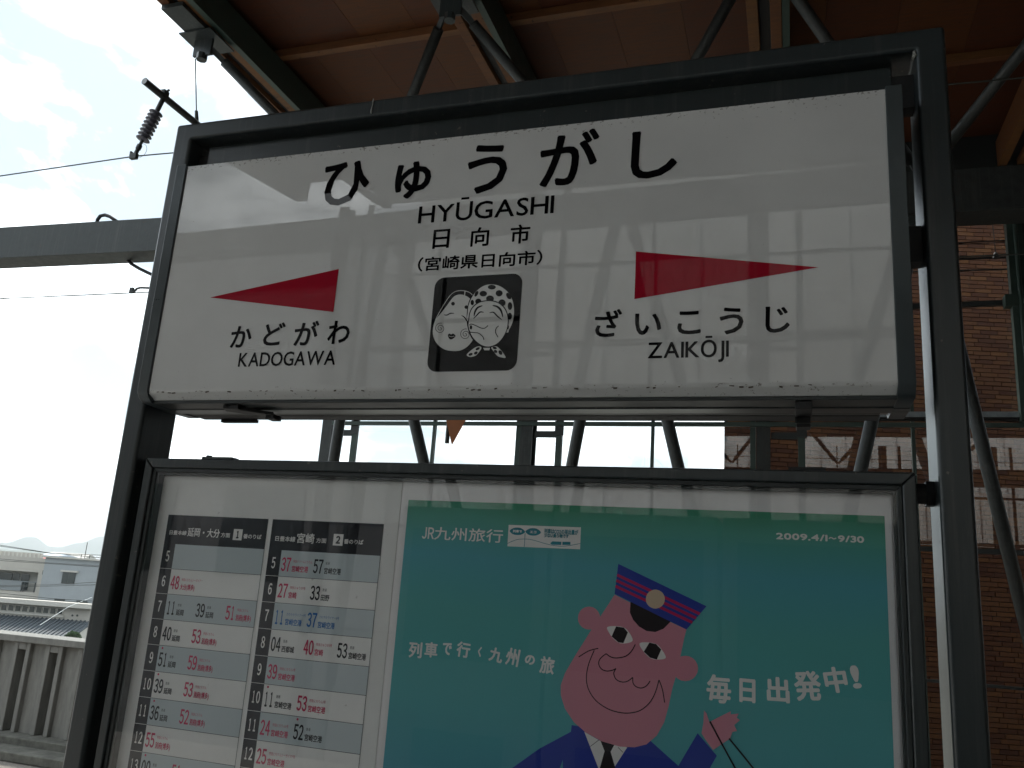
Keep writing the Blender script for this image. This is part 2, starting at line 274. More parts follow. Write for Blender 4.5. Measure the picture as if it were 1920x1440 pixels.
EMBLEM = [('p','W',[(0.8939,2.1032),(0.9078,2.1217),(0.9199,2.1384),(0.9285,2.1514),(0.9355,2.1597),(0.9449,2.1636),(0.9565,2.1631),(0.9685,2.1581),(0.9779,2.1501),(0.9858,2.1355),(0.9927,2.0977),(0.993,2.0605),(0.9908,2.0522),(0.9841,2.0423),(0.9753,2.0342),(0.9625,2.0284),(0.9455,2.0274),(0.926,2.0309),(0.9096,2.0406),(0.8977,2.054),(0.8913,2.0693),(0.8902,2.0844)],1),('s','W',[(0.8939,2.1032),(0.9003,2.1182),(0.9119,2.1406),(0.9238,2.1602),(0.9346,2.1702),(0.9479,2.1734),(0.9635,2.1717),(0.9755,2.1664),(0.9839,2.158)],0.0014769230769230768,0),('s','W',[(0.962,2.1712),(0.9618,2.1603)],0.002215384615384615,0),('p','K',[(0.9394,2.1417),(0.9393,2.1403),(0.9388,2.1391),(0.9378,2.1381),(0.9366,2.1375),(0.9352,2.1373),(0.9337,2.1376),(0.9324,2.1383),(0.9312,2.1394),(0.9304,2.1407),(0.9301,2.1421),(0.9302,2.1435),(0.9307,2.1448),(0.9317,2.1458),(0.9329,2.1464),(0.9344,2.1465),(0.9358,2.1462),(0.9372,2.1455),(0.9383,2.1445),(0.9391,2.1432)],0),('p','K',[(0.9736,2.1319),(0.9735,2.1305),(0.973,2.1293),(0.972,2.1283),(0.9707,2.1277),(0.9692,2.1276),(0.9677,2.1278),(0.9663,2.1285),(0.9652,2.1296),(0.9644,2.1309),(0.964,2.1323),(0.9641,2.1337),(0.9647,2.135),(0.9657,2.1359),(0.967,2.1365),(0.9684,2.1367),(0.9699,2.1364),(0.9713,2.1357),(0.9725,2.1346),(0.9733,2.1333)],0),('s','K',[(0.9142,2.1158),(0.9221,2.1147),(0.9305,2.1185),(0.9402,2.1181)],0.0031384615384615383,1),('s','K',[(0.958,2.1125),(0.9655,2.1081),(0.9715,2.1004),(0.9755,2.0946)],0.002769230769230769,1),('s','K',[(0.9109,2.0953),(0.9063,2.0956),(0.9022,2.0944),(0.899,2.0919),(0.8971,2.0885),(0.8966,2.0845),(0.8975,2.0806),(0.8997,2.0772),(0.9028,2.0746),(0.9063,2.0732),(0.9099,2.0729),(0.9131,2.0738),(0.9156,2.0757),(0.9171,2.0783),(0.9175,2.0813),(0.9168,2.0842),(0.9152,2.0868),(0.913,2.0887),(0.9104,2.0898),(0.9078,2.09),(0.9055,2.0893),(0.9037,2.088),(0.9027,2.0861),(0.9025,2.0841),(0.903,2.0821),(0.9041,2.0804),(0.9056,2.0792),(0.9072,2.0786),(0.9089,2.0785),(0.9102,2.079),(0.9112,2.0799),(0.9117,2.081),(0.9117,2.0821),(0.9113,2.0831),(0.9107,2.0839),(0.9099,2.0844),(0.9091,2.0845),(0.9085,2.0843),(0.9081,2.084),(0.9079,2.0836),(0.908,2.0832)],0.0012923076923076922,0),('s','K',[(0.9747,2.079),(0.9701,2.0793),(0.9659,2.078),(0.9627,2.0755),(0.9607,2.072),(0.9602,2.068),(0.9611,2.0641),(0.9632,2.0606),(0.9663,2.058),(0.9699,2.0565),(0.9735,2.0563),(0.9767,2.0572),(0.9792,2.0591),(0.9808,2.0618),(0.9812,2.0648),(0.9805,2.0678),(0.9789,2.0704),(0.9767,2.0723),(0.9741,2.0734),(0.9715,2.0736),(0.9691,2.0729),(0.9674,2.0715),(0.9663,2.0696),(0.9661,2.0676),(0.9666,2.0656),(0.9677,2.0639),(0.9692,2.0627),(0.9708,2.062),(0.9725,2.062),(0.9738,2.0625),(0.9748,2.0633),(0.9753,2.0644),(0.9753,2.0656),(0.975,2.0666),(0.9743,2.0674),(0.9735,2.0679),(0.9728,2.068),(0.9721,2.0678),(0.9717,2.0675),(0.9716,2.0671),(0.9717,2.0667)],0.0012923076923076922,0),('p','K',[(0.929,2.0653),(0.932,2.0695),(0.9371,2.0674),(0.9417,2.0692),(0.9483,2.0637),(0.9446,2.0582),(0.9382,2.0551),(0.9327,2.0577)],1),('s','W',[(0.9316,2.0637),(0.9376,2.0616),(0.9457,2.0627)],0.0007384615384615384,0),('p','K',[(0.9727,2.0984),(0.9712,2.1173),(0.9719,2.1361),(0.9763,2.152),(0.9851,2.1668),(0.9975,2.179),(1.0113,2.1855),(1.0264,2.1864),(1.0431,2.1829),(1.0594,2.1732),(1.0731,2.1598),(1.0821,2.1425),(1.0865,2.1238),(1.0868,2.1034),(1.0838,2.087),(1.0778,2.0725),(1.069,2.0545),(1.0535,2.0385),(1.0299,2.0328),(1.0049,2.0417),(0.9876,2.057),(0.9771,2.0796)],1),('p','W',[(0.9746,2.0984),(0.9736,2.1172),(0.9742,2.136),(0.9787,2.151),(0.9871,2.1658),(0.9995,2.1776),(1.0124,2.1836),(1.0265,2.1845),(1.0429,2.1811),(1.0586,2.1718),(1.0716,2.1589),(1.0802,2.1426),(1.0847,2.1239),(1.0854,2.1035),(1.0823,2.087),(1.0767,2.0744),(1.0717,2.0672),(1.0389,2.0849),(1.0006,2.0937)],1),('p','K',[(1.0375,2.1773),(1.0371,2.1756),(1.0359,2.1741),(1.0338,2.1729),(1.0311,2.1723),(1.0281,2.1721),(1.025,2.1726),(1.0222,2.1735),(1.0199,2.1749),(1.0183,2.1766),(1.0177,2.1783),(1.0181,2.1801),(1.0194,2.1816),(1.0214,2.1828),(1.0241,2.1834),(1.0272,2.1836),(1.0303,2.1831),(1.0331,2.1822),(1.0353,2.1808),(1.0369,2.1791)],0),('p','K',[(1.0171,2.1625),(1.0168,2.1604),(1.0156,2.1585),(1.0137,2.1571),(1.0113,2.1563),(1.0085,2.1561),(1.0056,2.1565),(1.003,2.1576),(1.0008,2.1592),(0.9994,2.1612),(0.9987,2.1633),(0.999,2.1654),(1.0002,2.1673),(1.0021,2.1687),(1.0046,2.1696),(1.0074,2.1698),(1.0102,2.1693),(1.0129,2.1682),(1.015,2.1666),(1.0165,2.1646)],0),('p','K',[(1.055,2.1616),(1.0548,2.1593),(1.0537,2.1572),(1.052,2.1557),(1.0497,2.1547),(1.0471,2.1544),(1.0445,2.1549),(1.042,2.1561),(1.04,2.1579),(1.0386,2.16),(1.038,2.1624),(1.0383,2.1647),(1.0393,2.1668),(1.0411,2.1684),(1.0434,2.1693),(1.046,2.1696),(1.0486,2.1691),(1.0511,2.1679),(1.0531,2.1661),(1.0544,2.1639)],0),('p','K',[(0.9946,2.1613),(0.9934,2.1594),(0.992,2.1579),(0.9905,2.1569),(0.9891,2.1566),(0.9878,2.1569),(0.9869,2.1579),(0.9864,2.1593),(0.9864,2.1612),(0.9868,2.1633),(0.9876,2.1654),(0.9888,2.1673),(0.9902,2.1688),(0.9917,2.1697),(0.9932,2.1701),(0.9944,2.1697),(0.9953,2.1688),(0.9958,2.1673),(0.9959,2.1654),(0.9954,2.1633)],0),('p','K',[(1.0744,2.1567),(1.0757,2.1542),(1.0764,2.1517),(1.0765,2.1495),(1.076,2.1478),(1.0749,2.1466),(1.0733,2.1463),(1.0715,2.1467),(1.0694,2.1478),(1.0675,2.1496),(1.0658,2.1519),(1.0645,2.1544),(1.0637,2.1569),(1.0636,2.1591),(1.0642,2.1609),(1.0653,2.162),(1.0668,2.1624),(1.0687,2.162),(1.0708,2.1608),(1.0727,2.159)],0),('p','K',[(1.0349,2.1494),(1.0346,2.1471),(1.0334,2.145),(1.0315,2.1434),(1.0289,2.1425),(1.026,2.1423),(1.0231,2.1428),(1.0203,2.1439),(1.0181,2.1457),(1.0166,2.1479),(1.016,2.1502),(1.0162,2.1526),(1.0174,2.1546),(1.0194,2.1562),(1.0219,2.1571),(1.0249,2.1574),(1.0278,2.1569),(1.0305,2.1557),(1.0328,2.1539),(1.0343,2.1517)],0),('p','K',[(1.0051,2.1441),(1.0049,2.142),(1.0039,2.1402),(1.0024,2.1388),(1.0003,2.1379),(0.998,2.1377),(0.9956,2.1381),(0.9934,2.1391),(0.9916,2.1407),(0.9903,2.1427),(0.9898,2.1448),(0.99,2.1469),(0.9909,2.1488),(0.9925,2.1502),(0.9945,2.1511),(0.9969,2.1513),(0.9993,2.1509),(1.0015,2.1498),(1.0033,2.1482),(1.0045,2.1463)],0),('p','K',[(1.0638,2.1381),(1.0636,2.1356),(1.0626,2.1334),(1.0608,2.1316),(1.0586,2.1306),(1.056,2.1303),(1.0534,2.1308),(1.0509,2.1321),(1.0489,2.134),(1.0476,2.1363),(1.047,2.1389),(1.0472,2.1414),(1.0482,2.1437),(1.0499,2.1454),(1.0522,2.1465),(1.0548,2.1468),(1.0574,2.1462),(1.0599,2.145),(1.0619,2.1431),(1.0632,2.1407)],0),('p','K',[(0.9871,2.1421),(0.9871,2.14),(0.9867,2.1382),(0.9858,2.1368),(0.9847,2.1359),(0.9835,2.1356),(0.9821,2.136),(0.9809,2.137),(0.9798,2.1385),(0.9791,2.1404),(0.9787,2.1425),(0.9787,2.1445),(0.9792,2.1463),(0.98,2.1478),(0.9811,2.1487),(0.9824,2.1489),(0.9837,2.1485),(0.9849,2.1475),(0.986,2.146),(0.9868,2.1442)],0),('p','K',[(1.0806,2.1296),(1.0805,2.1267),(1.0799,2.1242),(1.0788,2.1222),(1.0774,2.1209),(1.0757,2.1205),(1.0739,2.121),(1.0723,2.1224),(1.0709,2.1245),(1.0699,2.1272),(1.0694,2.1301),(1.0695,2.1329),(1.0701,2.1355),(1.0712,2.1375),(1.0726,2.1388),(1.0743,2.1392),(1.0761,2.1386),(1.0777,2.1372),(1.0791,2.1351),(1.0801,2.1325)],0),('p','K',[(1.0815,2.1055),(1.0815,2.1029),(1.0809,2.1006),(1.0799,2.0988),(1.0785,2.0977),(1.0769,2.0974),(1.0753,2.0978),(1.0738,2.0991),(1.0725,2.1009),(1.0716,2.1033),(1.0712,2.1059),(1.0712,2.1085),(1.0718,2.1108),(1.0728,2.1126),(1.0742,2.1137),(1.0758,2.114),(1.0774,2.1136),(1.0789,2.1123),(1.0802,2.1104),(1.0811,2.1081)],0),('p','K',[(1.0762,2.0799),(1.0761,2.0782),(1.0759,2.0767),(1.0754,2.0755),(1.0747,2.0747),(1.074,2.0745),(1.0731,2.0748),(1.0724,2.0756),(1.0717,2.0768),(1.0712,2.0784),(1.071,2.0801),(1.071,2.0818),(1.0712,2.0833),(1.0717,2.0845),(1.0724,2.0853),(1.0732,2.0855),(1.074,2.0852),(1.0748,2.0844),(1.0754,2.0832),(1.0759,2.0816)],0),('p','K',[(0.9767,2.1025),(0.9775,2.1163),(0.9815,2.1279),(0.9898,2.1374),(1.0012,2.1438),(1.015,2.1461),(1.0289,2.1459),(1.0451,2.1409),(1.0575,2.1325),(1.0671,2.1204),(1.0731,2.1047),(1.0748,2.0892),(1.0726,2.072),(1.0651,2.0551),(1.0544,2.042),(1.0433,2.0356),(1.0298,2.0331),(1.0158,2.0364),(1.0013,2.0454),(0.9894,2.0573),(0.9813,2.0712),(0.976,2.0869)],1),('p','W',[(0.979,2.1019),(0.9798,2.1151),(0.9837,2.1262),(0.9915,2.1353),(1.0024,2.1414),(1.0155,2.1437),(1.0288,2.1434),(1.0442,2.1386),(1.056,2.1306),(1.0652,2.1191),(1.0709,2.104),(1.0725,2.0892),(1.0704,2.0728),(1.0633,2.0565),(1.0531,2.044),(1.0425,2.0379),(1.0297,2.0355),(1.0164,2.0386),(1.0025,2.0473),(0.9912,2.0587),(0.9835,2.0719),(0.9784,2.087)],1),('s','K',[(0.99,2.1081),(0.9918,2.1202),(0.9977,2.1294),(1.0091,2.1336)],0.0048,1),('s','K',[(1.0329,2.1331),(1.0449,2.1293),(1.0546,2.1195),(1.0602,2.1035)],0.0048,1),('s','K',[(0.9889,2.1023),(0.9973,2.1116),(1.0043,2.1182),(1.0135,2.1171)],0.003323076923076923,1),('s','K',[(1.0266,2.1151),(1.0365,2.1162),(1.0466,2.1068),(1.0584,2.0971)],0.003323076923076923,1),('s','K',[(0.9803,2.0869),(0.9848,2.0901),(0.9975,2.0854),(1.0093,2.0798),(1.0187,2.0791),(1.0261,2.0853)],0.0020307692307692305,0),('p','K',[(0.9879,2.082),(0.9879,2.0804),(0.9876,2.079),(0.987,2.0778),(0.9863,2.0771),(0.9853,2.0769),(0.9844,2.0772),(0.9835,2.0779),(0.9827,2.0791),(0.9821,2.0806),(0.9819,2.0822),(0.9819,2.0838),(0.9822,2.0853),(0.9828,2.0864),(0.9835,2.0871),(0.9845,2.0874),(0.9854,2.0871),(0.9863,2.0863),(0.9871,2.0851),(0.9877,2.0836)],0),('s','K',[(0.9813,2.0748),(0.9836,2.071),(0.9932,2.0694),(1.0046,2.0675),(1.0147,2.0598),(1.0191,2.0514)],0.0020307692307692305,0),('s','K',[(1.0517,2.0835),(1.046,2.0773),(1.0454,2.0681),(1.0522,2.0565)],0.0020307692307692305,0),('p','W',[(1.0183,2.0325),(1.0351,2.0321),(1.0337,2.0263),(1.022,2.0266)],0),('p','W',[(0.9801,2.0175),(0.9945,2.0309),(1.0053,2.0362),(1.0129,2.0351),(1.0142,2.0304),(1.0084,2.0214),(1.0015,2.0143),(0.9885,2.0118)],1),('p','W',[(1.0391,2.0334),(1.0501,2.035),(1.0599,2.0274),(1.0679,2.0182),(1.0738,2.0081),(1.0631,2.0092),(1.0536,2.0131),(1.0455,2.0223),(1.039,2.0298)],1),('p','K',[(0.9944,2.0195),(0.9945,2.0185),(0.9942,2.0174),(0.9935,2.0164),(0.9923,2.0156),(0.9909,2.0149),(0.9893,2.0145),(0.9878,2.0145),(0.9864,2.0148),(0.9854,2.0154),(0.9847,2.0162),(0.9845,2.0172),(0.9849,2.0183),(0.9856,2.0193),(0.9868,2.0202),(0.9882,2.0208),(0.9897,2.0212),(0.9913,2.0212),(0.9926,2.0209),(0.9937,2.0203)],0),('p','K',[(1.0059,2.023),(1.0063,2.0219),(1.0063,2.0208),(1.0058,2.0197),(1.005,2.0186),(1.0038,2.0178),(1.0025,2.0172),(1.0011,2.017),(0.9998,2.0171),(0.9986,2.0176),(0.9979,2.0184),(0.9975,2.0194),(0.9975,2.0205),(0.998,2.0217),(0.9988,2.0227),(1.0,2.0236),(1.0013,2.0241),(1.0027,2.0244),(1.004,2.0242),(1.0051,2.0237)],0),('p','K',[(1.0104,2.0333),(1.0107,2.0324),(1.0105,2.0313),(1.0099,2.0301),(1.0088,2.029),(1.0075,2.0281),(1.0059,2.0274),(1.0044,2.027),(1.003,2.027),(1.0019,2.0274),(1.0011,2.028),(1.0008,2.029),(1.001,2.03),(1.0016,2.0312),(1.0027,2.0323),(1.004,2.0332),(1.0056,2.0339),(1.0071,2.0343),(1.0085,2.0343),(1.0097,2.034)],0),('p','K',[(1.0515,2.0304),(1.0511,2.0296),(1.0503,2.0289),(1.0491,2.0285),(1.0476,2.0284),(1.046,2.0286),(1.0444,2.029),(1.043,2.0297),(1.0419,2.0306),(1.0413,2.0315),(1.0411,2.0325),(1.0415,2.0333),(1.0423,2.0339),(1.0435,2.0343),(1.045,2.0345),(1.0466,2.0343),(1.0482,2.0338),(1.0496,2.0331),(1.0507,2.0323),(1.0513,2.0313)],0),('p','K',[(1.0528,2.0203),(1.052,2.0197),(1.0509,2.0194),(1.0497,2.0195),(1.0484,2.0199),(1.0472,2.0207),(1.0462,2.0217),(1.0454,2.0229),(1.0451,2.0241),(1.0451,2.0252),(1.0455,2.0261),(1.0463,2.0267),(1.0474,2.027),(1.0486,2.0269),(1.0499,2.0264),(1.0511,2.0256),(1.0521,2.0246),(1.0529,2.0235),(1.0532,2.0223),(1.0532,2.0212)],0),('p','K',[(1.0642,2.0221),(1.065,2.0204),(1.0655,2.0187),(1.0655,2.0172),(1.065,2.0159),(1.0641,2.0151),(1.0629,2.0147),(1.0615,2.0149),(1.06,2.0156),(1.0586,2.0168),(1.0574,2.0182),(1.0566,2.0199),(1.0561,2.0216),(1.0561,2.0232),(1.0566,2.0244),(1.0575,2.0253),(1.0587,2.0256),(1.0601,2.0254),(1.0616,2.0247),(1.063,2.0236)],0)]
FIGURE = [('p','blue',[(1.2391,1.2343),(1.24,1.2472),(1.2665,1.2458),(1.3708,1.2223),(1.4015,1.2354),(1.4578,1.1956),(1.4939,1.2594),(1.5311,1.2225),(1.4995,1.1646),(1.4373,1.1461),(1.434,1.0404),(1.2385,1.0119),(1.2248,1.1789),(1.2195,1.1628),(1.1769,1.1128),(1.0335,1.0887),(1.114,1.1472),(1.1735,1.1941)],0),('p','W',[(1.267,1.2373),(1.2999,1.224),(1.356,1.2178),(1.3306,1.1762),(1.3225,1.0774),(1.3137,1.0761),(1.299,1.1724)],0),('p','black',[(1.3007,1.225),(1.3312,1.222),(1.3228,1.2057),(1.3336,1.1765),(1.3432,1.0802),(1.2988,1.0741),(1.3021,1.1727),(1.3104,1.2056)],0),('s','black',[(1.2805,1.2106),(1.2989,1.2259)],0.0009833333333333335,0),('s','black',[(1.3375,1.2157),(1.348,1.2072)],0.0009833333333333335,0),('p','pink',[(1.2902,1.4632),(1.2894,1.456),(1.2863,1.4492),(1.2813,1.4437),(1.2749,1.4399),(1.2676,1.4382),(1.2602,1.4388),(1.2534,1.4416),(1.2478,1.4463),(1.2441,1.4526),(1.2426,1.4598),(1.2434,1.4672),(1.2465,1.474),(1.2515,1.4796),(1.2581,1.4834),(1.2654,1.485),(1.2729,1.4844),(1.2796,1.4815),(1.2851,1.4767),(1.2888,1.4704)],0),('p','pink',[(1.4931,1.3805),(1.492,1.3729),(1.4885,1.3659),(1.4831,1.36),(1.4762,1.356),(1.4684,1.3541),(1.4606,1.3545),(1.4535,1.3573),(1.4478,1.3622),(1.4441,1.3686),(1.4427,1.3761),(1.4438,1.3837),(1.4472,1.3909),(1.4528,1.3968),(1.4598,1.4009),(1.4676,1.4027),(1.4754,1.4022),(1.4825,1.3993),(1.4881,1.3944),(1.4918,1.3879)],0),('p','pink',[(1.3192,1.5129),(1.3059,1.4908),(1.294,1.4719),(1.2703,1.4342),(1.2409,1.3842),(1.2205,1.3469),(1.2129,1.3227),(1.214,1.3023),(1.2242,1.2772),(1.2444,1.2534),(1.2701,1.2362),(1.3045,1.2231),(1.3411,1.2175),(1.3709,1.2195),(1.3944,1.2277),(1.4145,1.2465),(1.4285,1.2729),(1.4366,1.3044),(1.4432,1.3387),(1.4514,1.3678),(1.4581,1.4025),(1.4649,1.4375),(1.469,1.4538),(1.3931,1.4819)],0),('p','black',[(1.3531,1.5006),(1.3526,1.479),(1.3599,1.4647),(1.3726,1.4523),(1.3881,1.4447),(1.4063,1.444),(1.4228,1.4517),(1.4374,1.4674),(1.3931,1.4848)],0),('p','blue',[(1.3247,1.5766),(1.5082,1.5022),(1.469,1.4538),(1.3191,1.5144)],0),('s','red',[(1.323,1.5536),(1.4951,1.4861)],0.005572222222222222,0),('s','red',[(1.3215,1.5422),(1.4879,1.4775)],0.005572222222222222,0),('s','red',[(1.3204,1.5305),(1.4806,1.4683)],0.005572222222222222,0),('p','beige',[(1.4241,1.5107),(1.4238,1.5069),(1.4228,1.5033),(1.4211,1.4999),(1.4187,1.4969),(1.4158,1.4944),(1.4125,1.4924),(1.4089,1.491),(1.4051,1.4904),(1.4013,1.4905),(1.3976,1.4914),(1.3942,1.4929),(1.3912,1.495),(1.3887,1.4977),(1.3867,1.5009),(1.3855,1.5044),(1.385,1.5081),(1.3853,1.5119),(1.3863,1.5155),(1.388,1.5189),(1.3904,1.522),(1.3933,1.5246),(1.3967,1.5265),(1.4003,1.5279),(1.4041,1.5285),(1.408,1.5283),(1.4116,1.5275),(1.4151,1.5259),(1.4181,1.5237),(1.4206,1.521),(1.4224,1.5178),(1.4236,1.5143)],0),('p','W',[(1.3061,1.4459),(1.3232,1.4495),(1.3419,1.448),(1.3547,1.4362),(1.3603,1.4235),(1.3491,1.4176),(1.3337,1.4163),(1.3211,1.4233),(1.3113,1.4344)],1),('p','black',[(1.3247,1.449),(1.3413,1.4479),(1.3499,1.4388),(1.3414,1.417),(1.3306,1.4176),(1.3162,1.4282)],0),('p','W',[(1.3745,1.4187),(1.3918,1.4225),(1.41,1.4201),(1.4223,1.4081),(1.4286,1.3951),(1.4138,1.3907),(1.3987,1.3917),(1.3848,1.4021)],1),('p','black',[(1.3948,1.4224),(1.4085,1.4206),(1.4192,1.4108),(1.4108,1.3905),(1.3971,1.393),(1.3838,1.4035)],0),('s','black',[(1.2483,1.3818),(1.2689,1.3954),(1.2891,1.4024)],0.001966666666666667,0),('s','black',[(1.2808,1.3979),(1.2701,1.369),(1.2667,1.3423),(1.2724,1.3196),(1.2889,1.2995),(1.3141,1.2863),(1.3387,1.2818),(1.3598,1.2831),(1.3806,1.2903),(1.3981,1.3061),(1.4094,1.327),(1.4162,1.3518)],0.001966666666666667,0),('s','black',[(1.4162,1.3518),(1.4235,1.334),(1.4285,1.3097)],0.001966666666666667,0),('s','black',[(1.3661,1.4166),(1.3588,1.4029),(1.347,1.3917),(1.3287,1.3866),(1.3162,1.3876),(1.3061,1.3932)],0.001966666666666667,0),('s','black',[(1.3061,1.3932),(1.2946,1.3828),(1.2913,1.3723),(1.297,1.3626),(1.3081,1.3592),(1.3203,1.3617),(1.3279,1.3659)],0.001966666666666667,0),('s','black',[(1.3279,1.3659),(1.3236,1.3562),(1.3287,1.3451),(1.3396,1.3409),(1.3517,1.3429),(1.363,1.3517)],0.001966666666666667,0),('s','black',[(1.363,1.3517),(1.3639,1.3412),(1.3702,1.3346),(1.3808,1.3328),(1.3912,1.338),(1.3984,1.3481)],0.001966666666666667,0),('p','pink',[(1.5016,1.2602),(1.5051,1.2811),(1.5057,1.3031),(1.5106,1.2981),(1.5164,1.2823),(1.532,1.2921),(1.5572,1.3067),(1.5567,1.3007),(1.5721,1.3039),(1.5679,1.2959),(1.5746,1.2922),(1.5635,1.2819),(1.5691,1.2717),(1.5602,1.2693),(1.5561,1.2568),(1.5436,1.2473),(1.524,1.2322),(1.5097,1.2489)],0),('s','black',[(1.5173,1.2837),(1.5688,1.1996),(1.5989,1.1564)],0.003277777777777778,0),('s','black',[(1.5541,1.2565),(1.5989,1.2085),(1.6418,1.1568)],0.003277777777777778,0)]
BANNER = [('p','white',[(1.0749,1.6486),(1.24,1.6498),(1.2403,1.6029),(1.0753,1.6014)],0),('p','cyan',[(1.0782,1.6353),(1.0842,1.6407),(1.0934,1.6433),(1.1051,1.6421),(1.1143,1.6348),(1.1061,1.6285),(1.0945,1.627),(1.0851,1.629)],1),('p','cyan',[(1.1149,1.6355),(1.1209,1.6409),(1.1299,1.6435),(1.1415,1.6423),(1.1506,1.6351),(1.1424,1.6287),(1.131,1.6273),(1.1216,1.6293)],1),('s','cyan',[(1.0751,1.6074),(1.0828,1.6116),(1.0896,1.6143),(1.0998,1.6178),(1.1194,1.6191),(1.1356,1.6173),(1.1634,1.611),(1.1862,1.6077),(1.2086,1.6084),(1.2406,1.6151)],0.0011062154307677886,0),('s','cyan',[(1.1145,1.6316),(1.1145,1.6022)],0.0013274585169213463,0),('p','cyan',[(1.173,1.6125),(1.1778,1.617),(1.1983,1.6169),(1.1982,1.6102),(1.1771,1.6097)],0),('p','cyan',[(1.2003,1.617),(1.2184,1.6176),(1.2185,1.6114),(1.2005,1.6103)],0)]
SLOGAN_A = [('列',0.8767,1.365,0.0321,0.0344,0),('車',0.9144,1.3683,0.031,0.0326,0),('で',0.9519,1.3737,0.0221,0.0262,-3),('行',0.9903,1.3749,0.032,0.0329,-4),('く',1.0284,1.374,0.0083,0.0218,-5),('九',1.0662,1.3702,0.0312,0.03,-8),('州',1.1037,1.3691,0.0301,0.0368,-8),('の',1.1426,1.3669,0.0224,0.0198,-6),('旅',1.1812,1.3592,0.0321,0.0347,-4)]
SLOGAN_B = [('毎',1.5337,1.3457,0.0477,0.0535,1),('日',1.5882,1.3476,0.0306,0.0447,0),('出',1.6453,1.3547,0.0422,0.0475,2),('発',1.6996,1.3672,0.0495,0.055,6),('中',1.7502,1.3827,0.0413,0.0476,10),('!',1.7858,1.3913,0.016,0.042,10)]
KANA_NAME = [('ひ',0.6124,2.479,0.1323,0.1215),('ゅ',0.7989,2.4701,0.0973,0.1004),('う',0.9919,2.4817,0.1026,0.1304),('が',1.1933,2.4887,0.141,0.1403),('し',1.3906,2.4779,0.1042,0.1209)]
KANA_LEFT = [('か',0.3676,2.0793,0.0617,0.0577),('ど',0.4632,2.0833,0.06,0.0598),('が',0.554,2.0825,0.0674,0.0631),('わ',0.6437,2.0823,0.0597,0.0595)]
KANA_RIGHT = [('ざ',1.302,2.0815,0.0599,0.0632),('い',1.3882,2.0766,0.0569,0.049),('こ',1.4745,2.0765,0.0486,0.0518),('う',1.5608,2.0774,0.0482,0.0592),('じ',1.6519,2.0769,0.0476,0.0571)]
KANJI_NAME = [('日',0.8895,2.3073,0.0429,0.0496),('向',0.9878,2.3058,0.0456,0.0488),('市',1.0869,2.3054,0.048,0.0481)]
# ------------------------------------------------------------------ materials
STEEL = principled('painted_steel', (.026, .034, .036), .30, 0, .5, var=.04, vscale=9, bump=.2, bscale=160, dist=.0006, streak=.30, speck=.75, scol=(.14, .13, .11), sscale=60, sthr=.72)
STEELD = principled('dark_steel', (.022, .028, .028), .45, 0, .5, var=.15)
GALV = principled('galvanised_steel', (.029, .034, .033), .45, .2, .5, var=.3, vscale=14, bump=.2, bscale=90, streak=.25, speck=.6, scol=(.06, .03, .015), sscale=26, sthr=.70)
GREEN = principled('green_steel', (.035, .06, .05), .4, .1, .5, var=.2)
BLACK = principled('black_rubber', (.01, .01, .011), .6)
ALU = principled('grey_aluminium', (.05, .062, .066), .35, .2, .5, var=.1, bump=.1, bscale=150, dist=.0004)
WOOD = principled('larch_board', (.078, .024, .0065), .6, 0, .35, var=.34, vscale=3, island=.22, speck=.75, scol=(.012, .007, .004), sscale=11, sthr=.705, bump=.2, bscale=20, stretch=(1, 9, 1))
WOODL = principled('larch_beam', (.135, .056, .020), .6, 0, .35, var=.3, vscale=4, island=.1, speck=.7, scol=(.02, .01, .005), sscale=13, sthr=.70, bump=.2, bscale=20, stretch=(1, 6, 6))
BRICK = principled('brick_face', (.078, .028, .0095), .8, 0, .3, var=.22, vscale=30, island=.34, bump=.3, bscale=90)
MORTAR = principled('dark_mortar', (.012, .010, .009), .95, var=.2)
CONC = principled('precast_concrete', (.20, .20, .185), .85, 0, .3, var=.22, vscale=5, bump=.4, bscale=60, stretch=(2.2, 2.2, .5))
CONCD = principled('stained_concrete', (.12, .12, .105), .9, 0, .3, var=.4, vscale=7, bump=.5, bscale=40)
FLOOR = principled('platform_floor', (.40, .385, .36), .75, var=.2, vscale=3)
BALLAST = principled('ballast_stone', (.20, .18, .16), .9, var=.4, vscale=40, bump=1, bscale=30, dist=.03)
ROOFT = principled('slate_roof', (.055, .068, .078), .55, var=.15, vscale=1)
BEIGE = principled('beige_render', (.36, .345, .31), .85, var=.08, vscale=1)
BLUEG = principled('blue_grey_cladding', (.25, .275, .29), .7, var=.06, vscale=1)
DGLASS = principled('dark_window_glass', (.02, .03, .03), .08, 0, .8)
CREAM = principled('cream_trim', (.42, .41, .375), .8, var=.05)
PORC = principled('porcelain', (.085, .085, .11), .2, 0, .6, var=.1)
WIREM = principled('wire_metal', (.05, .055, .05), .5, .5)
GLASS = glass_mat('board_glass', (.995, 1, 1), 1.45, .35)
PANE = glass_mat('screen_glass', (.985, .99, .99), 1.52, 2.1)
PANEC = glass_mat('clear_screen_glass', (.985, .99, .99), 1.5, .4)
INK = principled('black_print', (.005, .005, .006), .012, 0, .14)
REDI = principled('red_print', (.38, .010, .028), .012, 0, .14)
WHT = principled('white_print', (.62, .62, .60), .012, 0, .5)

